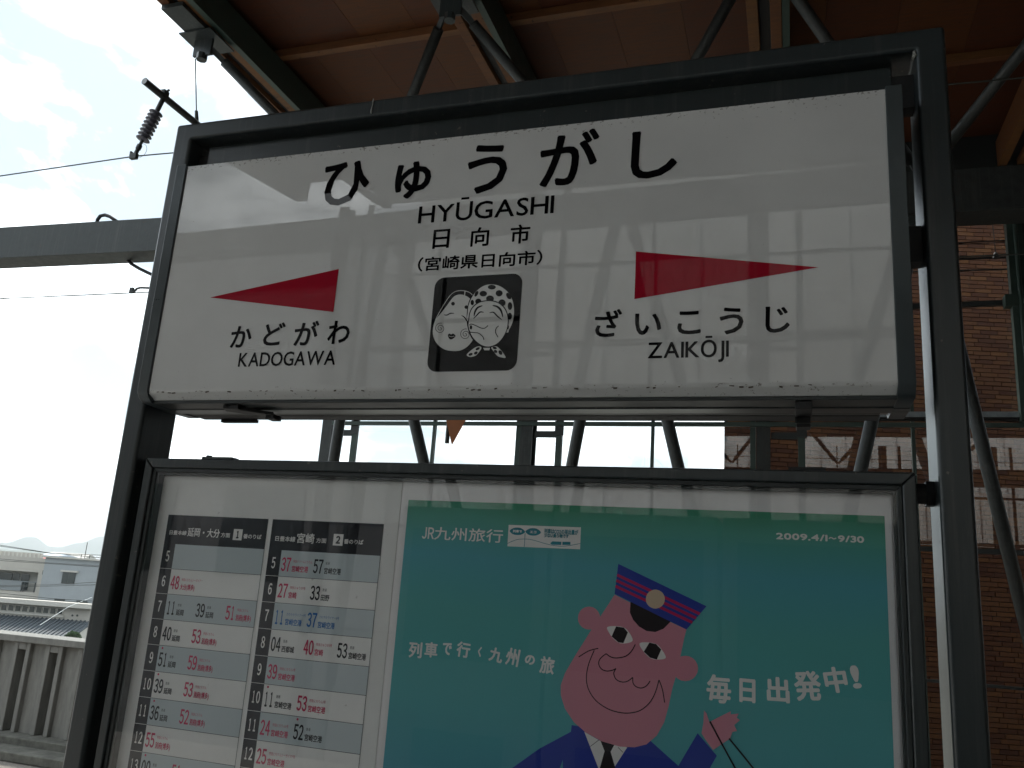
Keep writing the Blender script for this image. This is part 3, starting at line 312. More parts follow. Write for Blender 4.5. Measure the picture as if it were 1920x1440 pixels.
# white acrylic face: fine dirt specks gathered near the upper edge and the lower bevel
ACR = principled('white_acrylic', (.67, .67, .655), .012, 0, .5)
def dirty(m, base, specks):
    t = m.node_tree; p = t.nodes['Principled BSDF']
    tc = t.nodes.new('ShaderNodeTexCoord'); sep = t.nodes.new('ShaderNodeSeparateXYZ'); t.links.new(tc.outputs['Object'], sep.inputs[0])
    n = t.nodes.new('ShaderNodeTexNoise'); n.inputs['Scale'].default_value = 95; n.inputs['Detail'].default_value = 3; n.inputs['Roughness'].default_value = .8
    mp = t.nodes.new('ShaderNodeMapping'); mp.inputs['Scale'].default_value = (1, 1, 1.5); t.links.new(tc.outputs['Object'], mp.inputs[0]); t.links.new(mp.outputs[0], n.inputs['Vector'])
    edge = t.nodes.new('ShaderNodeValToRGB'); e = edge.color_ramp.elements
    mr = t.nodes.new('ShaderNodeMapRange'); mr.inputs[1].default_value = 1.91; mr.inputs[2].default_value = 2.58; t.links.new(sep.outputs['Z'], mr.inputs[0]); t.links.new(mr.outputs[0], edge.inputs[0])
    e[0].position = 0.0; e[0].color = (.62, .62, .62, 1); e[1].position = 1; e[1].color = (.56, .56, .56, 1)
    for q, v in ((.05, .65), (.07, .735), (.90, .735), (.955, .68)): x = edge.color_ramp.elements.new(q); x.color = (v, v, v, 1)
    g = t.nodes.new('ShaderNodeMath'); g.operation = 'GREATER_THAN'; t.links.new(n.outputs['Fac'], g.inputs[0]); t.links.new(edge.outputs[0], g.inputs[1])
    n2 = t.nodes.new('ShaderNodeTexNoise'); n2.inputs['Scale'].default_value = 5; n2.inputs['Detail'].default_value = 8; t.links.new(tc.outputs['Object'], n2.inputs['Vector'])
    r2 = t.nodes.new('ShaderNodeMapRange'); r2.inputs[1].default_value = .3; r2.inputs[2].default_value = .7; r2.inputs[3].default_value = .93; r2.inputs[4].default_value = 1.03; t.links.new(n2.outputs['Fac'], r2.inputs[0])
    h = t.nodes.new('ShaderNodeHueSaturation'); h.inputs['Color'].default_value = (*base, 1); t.links.new(r2.outputs[0], h.inputs['Value'])
    mxx = t.nodes.new('ShaderNodeMixRGB'); mxx.inputs[2].default_value = (.11, .085, .06, 1); t.links.new(h.outputs[0], mxx.inputs[1])
    sc = t.nodes.new('ShaderNodeMath'); sc.operation = 'MULTIPLY'; sc.inputs[1].default_value = specks; t.links.new(g.outputs[0], sc.inputs[0]); t.links.new(sc.outputs[0], mxx.inputs[0])
    t.links.new(mxx.outputs[0], p.inputs['Base Color'])
dirty(ACR, (.67, .67, .655), .65)

PAPER = principled('timetable_paper', (.80, .79, .77), .6, 0, .3, var=.04, vscale=6, bump=.5, bscale=5, dist=.01, speck=.35, scol=(.3, .28, .25), sscale=55, sthr=.75)
PGREY = principled('grey_row_print', (.52, .58, .60), .7, 0, .3)
PBLACK = principled('dark_print', (.012, .014, .02), .6, 0, .3)
PRED = principled('red_ink', (.58, .05, .13), .7, 0, .3)
PBLUE = principled('blue_ink', (.03, .16, .45), .7, 0, .3)
PWHITE = principled('white_ink', (.80, .78, .76), .7, 0, .3)
MARGIN = principled('white_margin', (.76, .74, .74), .6, 0, .3, var=.04, bump=.5, bscale=5, dist=.01)
# poster ground: blends from leaf green at the head to turquoise and sea blue
POST = principled('poster_turquoise', (.06, .24, .25), .6, 0, .3)
t = POST.node_tree; p = t.nodes['Principled BSDF']
tcn = t.nodes.new('ShaderNodeTexCoord'); sp = t.nodes.new('ShaderNodeSeparateXYZ'); t.links.new(tcn.outputs['Object'], sp.inputs[0])
mr = t.nodes.new('ShaderNodeMapRange'); mr.inputs[1].default_value = 1.05; mr.inputs[2].default_value = 1.70
nz = t.nodes.new('ShaderNodeTexNoise'); nz.inputs['Scale'].default_value = 2.2; nz.inputs['Detail'].default_value = 2; t.links.new(tcn.outputs['Object'], nz.inputs['Vector'])
ma = t.nodes.new('ShaderNodeMath'); ma.operation = 'MULTIPLY_ADD'; ma.inputs[1].default_value = .10; t.links.new(nz.outputs['Fac'], ma.inputs[0]); t.links.new(sp.outputs['Z'], ma.inputs[2])
sb = t.nodes.new('ShaderNodeMath'); sb.operation = 'SUBTRACT'; sb.inputs[1].default_value = .05; t.links.new(ma.outputs[0], sb.inputs[0]); t.links.new(sb.outputs[0], mr.inputs[0])
rp = t.nodes.new('ShaderNodeValToRGB'); t.links.new(mr.outputs[0], rp.inputs[0]); t.links.new(rp.outputs[0], p.inputs['Base Color'])
e = rp.color_ramp.elements; e[0].position = 0; e[0].color = (.09, .33, .44, 1); e[1].position = 1; e[1].color = (.05, .26, .15, 1)
for q, c in ((.35, (.095, .40, .42)), (.62, (.10, .40, .39)), (.80, (.09, .37, .43)), (.93, (.08, .34, .27))): x = rp.color_ramp.elements.new(q); x.color = (*c, 1)
PINK = principled('pink_print', (.62, .25, .32), .6, 0, .3); NAVY = principled('blue_print', (.02, .045, .33), .6, 0, .3)
CRIM = principled('crimson_print', (.48, .012, .10), .6, 0, .3); PKB = principled('near_black_print', (.012, .006, .008), .6, 0, .3)
BGE = principled('beige_print', (.62, .48, .34), .6, 0, .3); CYAN = principled('teal_print', (.015, .22, .28), .6, 0, .3)

# ------------------------------------------------------------------ ground, platform, tracks, terrain
SLAB = -1.25
obj('ground', MB().quad((-9000, -9000, -9), (9000, -9000, -9), (9000, 9000, -9), (-9000, 9000, -9)), principled('town_ground', (.13, .13, .11), .9, var=.4, vscale=.05), kind='structure')
obj('platform', MB().box((-30, -5.2, SLAB), (14, 2.0, -.002)), FLOOR, kind='structure')
obj('track_bed', MB().box((-40, 2.0, SLAB-.5), (14, 8.75, -1.05)).box((-40, -8.75, SLAB-.5), (14, -5.2, -1.05)), BALLAST, kind='structure')
obj('viaduct', MB().box((-40, -9.0, -3.2), (14, 9.0, SLAB-.5)).box((-40, -5.2, SLAB-.5), (14, 2.0, SLAB)), CONCD, kind='structure')

# ------------------------------------------------------------------ sign frame
W2, ZT, PW, TB, DP = 2.0, 2.748, .060, .052, .13
fr = thing('sign_frame', 'dark grey painted steel portal frame carrying the station name sign and the notice board', 'sign frame', loc=(1, .065, 0))
fr.location = (0, 0, 0)
def rounded_corner(cx, cz, r, a0, a1, n=4):
    return [(cx+r*math.cos(R(a0+(a1-a0)*i/n)), cz+r*math.sin(R(a0+(a1-a0)*i/n))) for i in range(n+1)]
zi = ZT-TB
legL = [(0, 0), (0, ZT), (W2, ZT), (W2, 0), (W2-PW, 0)] + rounded_corner(W2-PW-.006, zi-.006, .006, 0, 90) + rounded_corner(PW+.006, zi-.006, .006, 90, 180) + [(PW, 0)]
obj('post_frame', MB().prism(legL, 0, DP), STEEL, fr, bevel=.010, seg=4)
for x in (0, W2-PW):
    obj('base_plate', MB().box((x-.06, -.06, 0), (x+PW+.06, DP+.06, .012)), STEELD, fr)
# weld runs and chipped paint the photo shows
CHIP = principled('bare_weld', (.34, .34, .31), .6, .3, var=.3, vscale=80)
mb = MB(); q = at(700, 188, -.0006)
mb.tube([(q.x, -.001, q.z+.004), (q.x+.0005, -.0015, q.z-.012), (q.x-.001, -.0015, q.z-.026), (q.x-.0012, -.002, q.z-.036), (q.x-.001, -.001, q.z-.040)], [.0016, .0012, .0018, .0026, .001], 6)
obj('weld_run', mb, CHIP, fr, smooth=True)
mb = MB(); random.seed(3)
for i in range(7): mb.tube([(W2-PW+.001-random.uniform(0, .004), random.uniform(.0, .02), zi-.002-random.uniform(0, .012)) for _ in range(3)], [.003, .004, .002], 6)
obj('weld_bead', mb, CHIP, fr, smooth=True)

# ------------------------------------------------------------------ station name sign (light box)
sg = thing('station_name_sign', 'white light box station name sign lettered HYUGASHI with two red arrows and a black emblem', 'station sign')
BX0, BX1, CAPW, FY, BYM = .077, 1.903, .032, -.050, .180
ZB, ZP, ZC = 1.937, 2.577, 2.583
obj('light_box_core', MB().box((.092, .041, 1.912), (1.896, .089, 2.688)), STEEL, sg, bevel=.003)
face = [(FY, ZP), (FY, ZB+.010)] + [(FY+.016-.016*math.cos(R(a)), ZB+.010-.016*math.sin(R(a))) for a in (15, 30, 45)] + [(FY+.022, ZB-.010), (FY+.026, ZB-.014), (.040, ZB-.014), (.040, ZP)]
obj('front_panel', MB().prism(face, BX0+CAPW, BX1-CAPW, 'x'), ACR, sg, bevel=.0015)
bk = [(BYM-(y-FY), z) for y, z in face]
obj('rear_panel', MB().prism(bk, BX0+CAPW, BX1-CAPW, 'x'), ACR, sg)
capp = [(FY-.003, ZC), (FY-.003, ZB+.004), (FY+.006, ZB-.010), (FY+.022, ZB-.022), (.088, ZB-.026), (.088, ZC)]
for x in (BX0, BX1-CAPW):
    obj('end_cap', MB().prism(capp, x, x+CAPW-.0005 if x < 1 else x+CAPW, 'x'), ALU, sg, bevel=.002)
    obj('end_cap', MB().prism([(BYM-(y-FY), z) for y, z in capp], x, x+CAPW, 'x'), ALU, sg)
obj('gasket', MB().box((BX0+CAPW-.001, FY-.0015, ZB), (BX0+CAPW+.003, FY+.004, ZP-.002)), BLACK, sg)
obj('bottom_rail', MB().box((BX0+CAPW, FY+.026, ZB-.0225), (BX1-CAPW, .038, ZB-.0145)), STEELD, sg, bevel=.001)
obj('bottom_rail', MB().box((BX0+CAPW+.02, .044, ZB-.0245), (BX1-CAPW-.02, .112, ZB-.0145)), STEELD, sg, bevel=.001)
obj('bottom_rail', MB().box((BX0+CAPW+.02, .114, ZB-.0255), (BX1-CAPW-.02, .160, ZB-.0145)), BLACK, sg)
for z in (2.62, 2.26):
    for x0, x1 in ((.0605, .091), (1.8965, 1.9395)):
        obj('bracket', MB().box((x0, .045, z-.035), (x1, .085, z+.045)), BLACK, sg)
# hinged latches under the box
def latch(x, open_):
    m = MB()
    if open_:
        m.obox((x, .03, ZB-.032), (.055, .028, -.003), (-.010, .020, 0), (0, 0, .004)); m.box((x-.03, -.012, ZB-.034), (x-.005, .02, ZB-.022)); m.box((x+.035, .05, ZB-.046), (x+.06, .085, ZB-.034))
    else:
        m.box((x-.016, -.02, ZB-.040), (x+.016, .055, ZB-.024)); m.box((x-.014, .06, ZB-.060), (x+.014, .095, ZB-.037))
    return obj('latch', m, BLACK, sg, bevel=.001)
latch(.365, True); latch(1.70, False)
obj('drip_plate', MB().box((.19, .150, ZB-.034), (.30, .165, ZB-.026)), BLACK, sg)
if True:
    mb = MB(); mb.box((1.683, .058, ZB-.052), (1.686, .062, ZB-.035)); mb.box((1.683, .058, ZB-.053), (1.716, .062, ZB-.051)); obj('latch_wire', mb, GALV, sg)
# red arrows
YP = FY-.0006
obj('arrow', MB().flat([(.6220, 2.2460), (.6220, 2.1345), (.2543, 2.1890)], YP), REDI, sg)
obj('arrow', MB().flat([(1.3572, 2.2445), (1.7325, 2.1855), (1.3572, 2.1340)], YP), REDI, sg)
def kana(lst, off, grow):
    for ch, x, z, wd, ht in lst:
        m = MB(); put_glyph(m, ch, x, z, wd+grow, ht+grow, YP, 0, off); obj('lettering', m, INK, sg)
kana(KANA_NAME, .0032, 0); kana(KANA_LEFT, .0015, 0); kana(KANA_RIGHT, .0015, 0); kana(KANJI_NAME, .0011, 0)
def line(s, X0, X1, Z0, Z1, mat, parent, Y, bold=0, off=0, gap=None, name='lettering'):
    m = MB(); text_fit(m, s, X0, X1, Z0, Z1, Y, bold, off, gap); return obj(name, m, mat, parent)
line('HYŪGASHI', .8235, 1.1640, 2.3515, 2.3965, INK, sg, YP, .0008)
line('KADOGAWA', .3705, .6435, 2.0008, 2.0368, INK, sg, YP, .0007)
line('ZAIKŌJI', 1.3895, 1.5560, 2.0, 2.0350, INK, sg, YP, .0007)
line('（宮崎県日向市）', .8350, 1.1440, 2.2270, 2.2610, INK, sg, YP, .0009)
# emblem: black tile with the two laughing folk masks
em = MB(); ex0, ex1, ez0, ez1, er = .884, 1.100, 1.9790, 2.2085, .024
poly = rounded_corner(ex1-er, ez1-er, er, 0, 90, 6)+rounded_corner(ex0+er, ez1-er, er, 90, 180, 6)+rounded_corner(ex0+er, ez0+er, er, 180, 270, 6)+rounded_corner(ex1-er, ez0+er, er, 270, 360, 6)
em.flat(poly, YP); emo = obj('emblem', em, INK, sg)
draw_art(EMBLEM, YP-.0001, .00006, {'W': WHT, 'K': INK}, emo, {'W': 'mask_shape', 'K': 'mask_line'})
# rain dirt drips hanging in the lower bevel
mb = MB(); random.seed(12)
x = BX0+CAPW+.03
while x < BX1-CAPW-.05:
    l = random.uniform(.003, .011); z = ZB+.002+random.uniform(-.003, .002)
    mb.obox((x, FY+.0035, z), (l/2, 0, random.uniform(-.001, .001)), (0, .0022, 0), (0, .0004, random.uniform(.0007, .0018)))
    x += random.choice((.012, .02, .035, .06, .09))*random.uniform(.6, 1.3)
obj('dirt_mark', mb, principled('dirt', (.09, .07, .05), .9), sg, kind='stuff')

# ------------------------------------------------------------------ notice board
nb = thing('notice_board', 'glazed notice board with dark grey metal frame hung between the posts under the name sign', 'notice board')
NX0, NX1, NZ1, NZ0, NY = .083, 1.903, 1.779, .72, .012
def ring(x0, x1, z0, z1, wd, y0, y1, mat, name, bev=.003):
    m = MB()
    m.prism([(x0, z0), (x0, z1), (x0+wd, z1-wd), (x0+wd, z0+wd)], y0, y1); m.prism([(x0, z1), (x1, z1), (x1-wd, z1-wd), (x0+wd, z1-wd)], y0, y1)
    m.prism([(x1, z1), (x1, z0), (x1-wd, z0+wd), (x1-wd, z1-wd)], y0, y1); m.prism([(x0, z0), (x0+wd, z0+wd), (x1-wd, z0+wd), (x1, z0)], y0, y1)
    return obj(name, m, mat, nb, bevel=bev)
ring(NX0, NX1, NZ0, NZ1, .025, NY, .10, STEEL, 'outer_frame', .004)
ring(NX0+.0251, NX1-.0251, NZ0+.0251, NZ1-.0251, .010, NY+.006, .06, STEELD, 'inner_frame', .002)
ix0, ix1, iz0, iz1 = NX0+.0352, NX1-.0352, NZ0+.0352, NZ1-.0352
obj('backboard', MB().box((ix0-.004, .0475, iz0-.004), (ix1+.004, .058, iz1+.004)), MARGIN, nb)
obj('glass', MB().box((ix0-.002, .0215, iz0-.002), (ix1+.002, .0255, iz1+.002)), GLASS, nb)
obj('seal_strip', MB().box((ix0, .0262, iz0), (ix0+.005, .0472, iz1)).box((ix1-.005, .0262, iz0), (ix1, .0472, iz1)).box((ix0+.005, .0262, iz1-.005), (ix1-.005, .0472, iz1)), STEELD, nb)
obj('mounting_rod', MB().tube([(NX1-.005, .07, 1.745), (1.941, .07, 1.745)], .020, 16).tube([(1.925, .07, 1.745), (1.9405, .07, 1.745)], .027, 6), BLACK, nb, smooth=False)
obj('mounting_rod', MB().tube([(.0595, .07, 1.745), (NX0+.005, .07, 1.745)], .020, 16), BLACK, nb)
obj('mounting_rod', MB().tube([(NX1-.005, .07, .78), (1.941, .07, .78)], .020, 16), BLACK, nb)
obj('mounting_rod', MB().tube([(.0595, .07, .78), (NX0+.005, .07, .78)], .020, 16), BLACK, nb)
q = at(391, 857, .03); q2 = at(441, 860, .03)
obj('hinge', MB().box((q.x-.008, .015, NZ1), (q2.x, .045, NZ1+.006)).tube([(q.x+.002, .03, NZ1+.005), (q.x+.002, .03, NZ1+.011)], .0075, 6), STEELD, nb)
q = at(1478, 880, .03); q2 = at(1548, 880, .03)
obj('hinge', MB().box((q.x, .015, NZ1), (q2.x, .045, NZ1+.007)), BLACK, nb)

# ------------------------------------------------------------------ timetable sheet behind the glass
tt = thing('train_timetable', 'printed train timetable sheet with two columns of red and black departures behind the glass', 'timetable')
TY = .0472
obj('sheet', MB().box((.121, .0452, .80), (.805, TY, 1.7365)), PAPER, tt)
PY = .0448; PY2 = .0445; PY3 = .0442
ZR = [1.5650-.0613*i-(.0 if i else 0) for i in range(0, 14)]   # row borders
def column(x0, xc, x1, title, rows):
    obj('header_band', MB().flat([(x0, ZR[0]), (x1, ZR[0]), (x1, 1.638), (x0, 1.638)], PY), PBLACK, tt)
    obj('hour_band', MB().flat([(x0, ZR[13]), (xc, ZR[13]), (xc, ZR[0]), (x0, ZR[0])], PY), PBLACK, tt)
    m = MB(); lm = MB(); wm = MB()
    for i in range(13):
        if i % 2 == 0: m.flat([(xc, ZR[i+1]), (x1, ZR[i+1]), (x1, ZR[i]), (xc, ZR[i])], PY)
        if i: lm.flat([(xc, ZR[i]-.0005), (x1, ZR[i]-.0005), (x1, ZR[i]+.0005), (xc, ZR[i]+.0005)], PY2); wm.flat([(x0, ZR[i]-.0005), (xc, ZR[i]-.0005), (xc, ZR[i]+.0005), (x0, ZR[i]+.0005)], PY2)
    lm.flat([(x1-.001, ZR[13]), (x1, ZR[13]), (x1, ZR[0]), (x1-.001, ZR[0])], PY3)
    obj('row_shade', m, PGREY, tt); obj('grid_line', lm, PBLACK, tt); obj('hour_line', wm, PWHITE, tt)
    for s, a, b, c, d, bo in title:
        if s.startswith('#'):
            obj('number_box', MB().flat([(x0+a, c), (x0+b, c), (x0+b, d), (x0+a, d)], PY2), PWHITE, tt); nm = MB(); put_glyph(nm, '０１２'[int(s[1])], x0+(a+b)/2, (c+d)/2, .012 if s[1] == '2' else .008, d-c-.008, PY3, 0, .0012); obj('platform_number', nm, PBLACK, tt)
        else: line(s, x0+a, x0+b, c, d, PWHITE, tt, PY2, bo)
    FW = '０１２３４５６７８９'
    for i in range(9):
        h = str(5+i); zc = (ZR[i]+ZR[i+1])/2; ww = .0105*len(h)
        m = MB()
        for k, chh in enumerate(h): put_glyph(m, FW[int(chh)], (x0+xc)/2+(k-(len(h)-1)/2)*.0125, zc, .0105 if chh != '1' else .006, .027, PY2, 0, .0006)
        obj('hour_number', m, PWHITE, tt)
    for i, ents in enumerate(rows):
        for k, (mn, colr, dest, small, dot) in enumerate(ents):
            X = xc+.004+k*(x1-xc)/3.02; zc = (ZR[i]+ZR[i+1])/2-.002; mt = {'k': PBLACK, 'r': PRED, 'b': PBLUE}[colr]
            m = MB()
            for j, chh in enumerate(mn): put_glyph(m, FW[int(chh)], X+.0065+j*.0135, zc, .0122 if chh != '1' else .0065, .033, PY2, 0, .0007)
            obj('minute_number', m, mt, tt)
            n = len(dest); line(dest, X+.030, X+.030+.0112*n if n < 5 else X+.030+.043, zc-.0165, zc-.0025, mt, tt, PY2, .0003, name='destination')
            if small: line(small, X+.032, X+.032+.0052*len(small) if len(small) > 2 else X+.043, zc+.005, zc+.0115, mt, tt, PY2, name='train_name')
            if dot:
                obj('red_dot', MB().flat([(X+.007+.0027*math.cos(t*.6283), ZR[i]-.006+.0027*math.sin(t*.6283)) for t in range(10)], PY2), PRED, tt)
NB = ('延岡', 'k', '普通')
def e_(mn, c, dest, small='普通', dot=0): return (mn, c, dest, small, dot)
SG = '特急にちりん'
colA = [[], [e_('48', 'r', '大分(博多)', '特急にちりんシーガイア')], [e_('11', 'k', '延岡'), e_('39', 'k', '延岡'), e_('51', 'r', '別府(博多)', SG)],
        [e_('40', 'k', '延岡'), e_('53', 'r', '別府(博多)', SG)], [e_('51', 'k', '延岡', dot=1), e_('59', 'r', '別府(博多)', SG)],
        [e_('39', 'k', '延岡', dot=1), e_('53', 'r', '別府(博多)', SG)], [e_('36', 'k', '延岡', dot=1), e_('52', 'r', '別府(博多)', SG)],
        [e_('55', 'r', '別府(博多)', SG)], [e_('00', 'k', '延岡', dot=1), e_('51', 'r', '別府(博多)', SG)]]
AP = '宮崎空港'
colB = [[e_('37', 'r', AP, '特急ドリームにちりん'), e_('57', 'k', AP)], [e_('27', 'r', '宮崎', '特急ひゅうが1号'), e_('33', 'k', '田野')],
        [e_('11', 'b', AP, 'さわやかライナー1号'), e_('37', 'b', AP, 'さわやかライナー3号')], [e_('04', 'k', '西都城'), e_('40', 'r', '宮崎', '特急ひゅうが3号'), e_('53', 'k', AP)],
        [e_('39', 'r', AP, '特急にちりん1号')], [e_('11', 'k', AP, dot=1), e_('53', 'r', AP, '特急にちりん3号')],
        [e_('24', 'r', AP, '特急にちりん5号'), e_('52', 'k', AP, dot=1)], [e_('25', 'r', AP, '特急にちりんシーガイア7号')], []]
column(.1560, .1915, .4540, [('日豊本線', .012, .064, 1.588, 1.599, .0003), ('延岡・大分', .067, .163, 1.586, 1.607, .0004), ('方面', .167, .194, 1.588, 1.599, .0003), ('#1', .203, .229, 1.583, 1.610, 0), ('番のりば', .233, .285, 1.588, 1.599, .0003)], colA)
column(.4665, .5025, .7680, [('日豊本線', .014, .070, 1.586, 1.598, .0003), ('宮崎', .074, .122, 1.584, 1.607, .0005), ('方面', .127, .155, 1.587, 1.598, .0003), ('#2', .173, .199, 1.583, 1.610, 0), ('番のりば', .202, .253, 1.588, 1.599, .0003)], colB)

# ------------------------------------------------------------------ travel poster behind the glass
tp = thing('travel_poster', 'turquoise railway travel poster with a smiling pink-faced conductor in a blue cap', 'poster')
obj('sheet', MB().box((.8105, .0452, .80), (1.8595, TY, 1.7365)), MARGIN, tp)
obj('printed_ground', MB().flat([(.8250, .83), (1.8470, .83), (1.8470, 1.6965), (.8250, 1.6965)], PY), POST, tp)
jr = MB(); put_glyph(jr, 'Ｊ', .8730, 1.6222, .0115, .0268, PY2, 0, .0007); put_glyph(jr, 'Ｒ', .8895, 1.6222, .0155, .0265, PY2, 0, .0007); obj('lettering', jr, PWHITE, tp)
line('九州旅行', .8975, 1.0635, 1.6080, 1.6360, PWHITE, tp, PY2, .0004)
m = MB(); text_fit(m, '2009.4/1', 1.6439, 1.7415, 1.6425, 1.6555, PY2, .0008); text_fit(m, '9/30', 1.7605, 1.8087, 1.6425, 1.6555, PY2, .0008)
ribbon(m, [(1.7440, 1.6480), (1.7480, 1.6505), (1.7530, 1.6480), (1.7575, 1.6500)], .0022, PY2); obj('lettering', m, PWHITE, tp)
for lst, bo in ((SLOGAN_A, .0011), (SLOGAN_B, .0017)):
    for ch, x, z, wd, ht, rot in lst:
        m = MB(); put_glyph(m, ch, x, z, wd, ht, PY2, rot, bo); obj('lettering', m, PWHITE, tp)
fg = MB(); fg.flat([(1.30, .9), (1.301, .9), (1.301, .901)], PY2)
draw_art(FIGURE, PY-.00005, .00005, {'blue': NAVY, 'W': PWHITE, 'black': PKB, 'pink': PINK, 'red': CRIM, 'beige': BGE, 'teal': POST}, tp, {'blue': 'uniform_shape', 'W': 'white_shape', 'black': 'dark_shape', 'pink': 'skin_shape', 'red': 'cap_stripe', 'beige': 'cap_badge', 'teal': 'ground_shape'})
draw_art(BANNER, PY2, .00006, {'white': PWHITE, 'cyan': CYAN}, tp, {'white': 'banner_ground', 'cyan': 'banner_shape'})
b0 = at(962, 997, .045); YB = PY2-.0008
def bline(s, x0, y0, x1, y1, mat):   # zoomed banner measurements
    a = at(930+x0/10.667, 970+y1/10.667, .045); b = at(930+x1/10.667, 970+y0/10.667, .045); line(s, a.x, b.x, min(a.z, b.z), max(a.z, b.z)-.0008, mat, tp, YB, .0003)
bline('列車で', 338, 250, 525, 305, PWHITE); bline('エコ', 680, 262, 812, 322, PWHITE)
bline('列車はCO2の排出量が', 965, 250, 1650, 325, CYAN); bline('少ない乗り物です', 962, 335, 1460, 400, CYAN)

# ------------------------------------------------------------------ station canopy
cn = thing('station_canopy', 'timber lined platform canopy on dark steel beams and slanting tube struts', 'canopy')
XL, XR, YE, CZL = -4.36, 14.2, 9.15, 7.50
NODE = [(-4.22+2.835*i) for i in range(0, 7)]
random.seed(5)
bxs = [XL+.02+.7115*i for i in range(0, 27)]
ys = [-9.1, -7.3, -5.6, -3.8, -1.9, 0, 1.9, 3.8, 5.6, 7.3, 9.1]
boards = {}
n = 0
for iy in range(len(ys)-1):
    wy = ys[iy+1]-ys[iy]
    for ix in range(26):
        key = round(wy, 3)
        if key not in boards:
            mm = MB().box((.0016, .0016, 0), (.7099, wy-.0016, .03)); me = bpy.data.meshes.new('ceiling_board'); me.from_pydata(mm.v, [], mm.f); me.materials.append(WOOD); boards[key] = me
        o = bpy.data.objects.new('ceiling_board', boards[key]); SC.collection.objects.link(o); o.parent = cn
        o.location = (bxs[ix], ys[iy], CZL+random.uniform(0, .004)); n += 1
for iy in range(4):
    wy = ys[iy+1]-ys[iy]
    for ix in (-1, -2):
        o = bpy.data.objects.new('ceiling_board', boards[round(wy, 3)]); SC.collection.objects.link(o); o.parent = cn; o.location = (bxs[0]+.7115*ix, ys[iy], CZL+.002)
obj('roof_deck', MB().box((XL-1.5, -9.2, CZL+.045), (XL-.0501, -1.9, CZL+.12)), STEELD, cn)
obj('end_fascia', MB().box((XL-1.55, -9.2, CZL-.26), (XL-1.46, -1.9, CZL+.16)), STEEL, cn)
obj('edge_beam', MB().box((XL-1.40, -9.1, 7.06), (XL-1.22, -1.95, CZL-.004)), STEEL, cn)
obj('roof_deck', MB().box((XL-.05, -9.2, CZL+.045), (XR, 9.2, CZL+.12)), STEELD, cn)
for y in ys[1:-1]:
    obj('purlin', MB().box((XL+.15, y-.045, CZL-.10), (XR, y+.045, CZL-.002)), WOODL, cn, bevel=.004)
for y, s in ((9.12, 1), (-9.12, -1)):
    obj('eave_fascia', MB().box((XL, y, 6.85), (XR, y+.06*s, CZL+.04)), STEELD, cn)
obj('end_fascia', MB().box((XL-.10, -9.2, CZL-.26), (XL-.04, 9.2, CZL+.16)), STEEL, cn)
def ybeam(x, end=False):
    # twin glulam beams with a dark gap, steel flats along their lower edges
    obj('glulam_beam', MB().box((x-.16, -9.1, 7.06), (x-.055, 9.1, CZL-.101)), WOODL, cn, bevel=.004)
    obj('glulam_beam', MB().box((x+.055, -9.1, 7.06), (x+.16, 9.1, CZL-.101)), WOODL, cn, bevel=.004)
    obj('gap_filler', MB().box((x-.05, -9.1, 7.12), (x+.05, 9.1, CZL-.003)), BLACK, cn)  # black filler darkens the gap between the twin beams
    obj('steel_flat', MB().box((x+.165, -9.1, 7.04), (x+.235, 9.1, 7.055)).box((x+.215, -9.1, 7.055), (x+.235, 9.1, CZL-.101)), GREEN, cn)
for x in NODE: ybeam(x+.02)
# box beams along the tracks and the slanting tube struts
def tube_obj(name, p, q, r, mat, parent, flat_end=True):
    p = Vector(p); q = Vector(q); d = (q-p).normalized()
    m = MB(); m.tube([p+d*.16, q-d*.16], r, 16)
    e1 = MB()
    s = d.cross(Vector((0, 1, 0))).normalized(); ends = []
    for a in (p+d*.09, q-d*.09): ends.append(MB().obox(a, d*.10, s*(r*.55), s.cross(d)*.012))
    o = obj(name, m, mat, parent, smooth=False)
    for pl in o.data.polygons: pl.use_smooth = len(pl.vertices) == 4
    for e1 in ends: obj('end_plate', e1, STEELD, o)
    return o
for s in (1, -1):
    def YB(x): return (6.1 if s > 0 else -6.2)+(x-3.1)*.05
    zq = 0 if s > 0 else -.12
    bm_ = MB().prism([(-17, YB(-17)), (XR, YB(XR)), (XR, YB(XR)+.33*s), (-17, YB(-17)+.33*s)], 5.11+zq, 5.53+zq, 'z'); obj('box_beam', bm_, GALV, cn, bevel=.006)
    for i, x in enumerate(NODE):
        top = (x+.02, 4.62*s, 6.74)
        # gusset under the glulam pair
        obj('gusset', MB().box((x-.20, 4.46*s, 6.99), (x+.20, 4.86*s, 7.005)).box((x-.10, 4.60*s, 6.80), (x+.12, 4.63*s, 6.99)).tube([(x+.01, 4.615*s, 6.82), (x+.01, 4.615*s, 6.75)], .055, 8), STEEL, cn)
        obj('hanger_box', MB().box((x-.13, 4.1*s, 7.006), (x+.13, 4.75*s, 7.055)), STEEL, cn)
        for dx in (-1.4225, 1.4225):
            if i == 0 and dx < 0: continue
            tube_obj('strut', (x+.02+dx*.06, 4.65*s, 6.88), (x+dx*.985, YB(x+dx)+.14*s, 5.56), .052, GALV, cn)
    for i, x in enumerate(NODE[:-1]):
        xn = (-2.68, .045, 2.84, 5.62, 8.42, 11.22)[i]; YA = YB(xn)
        obj('node_plate', MB().box((xn-.12, YA+.03*s, 5.02), (xn+.12, YA+.20*s, 5.108)), STEELD, cn)
        for dx in (-1, 1):
            tube_obj('leg', (xn+dx*.05, YA+.10*s, 5.06), (xn+dx*1.16, YA+1.66*s, .12), .062, GALV, cn)
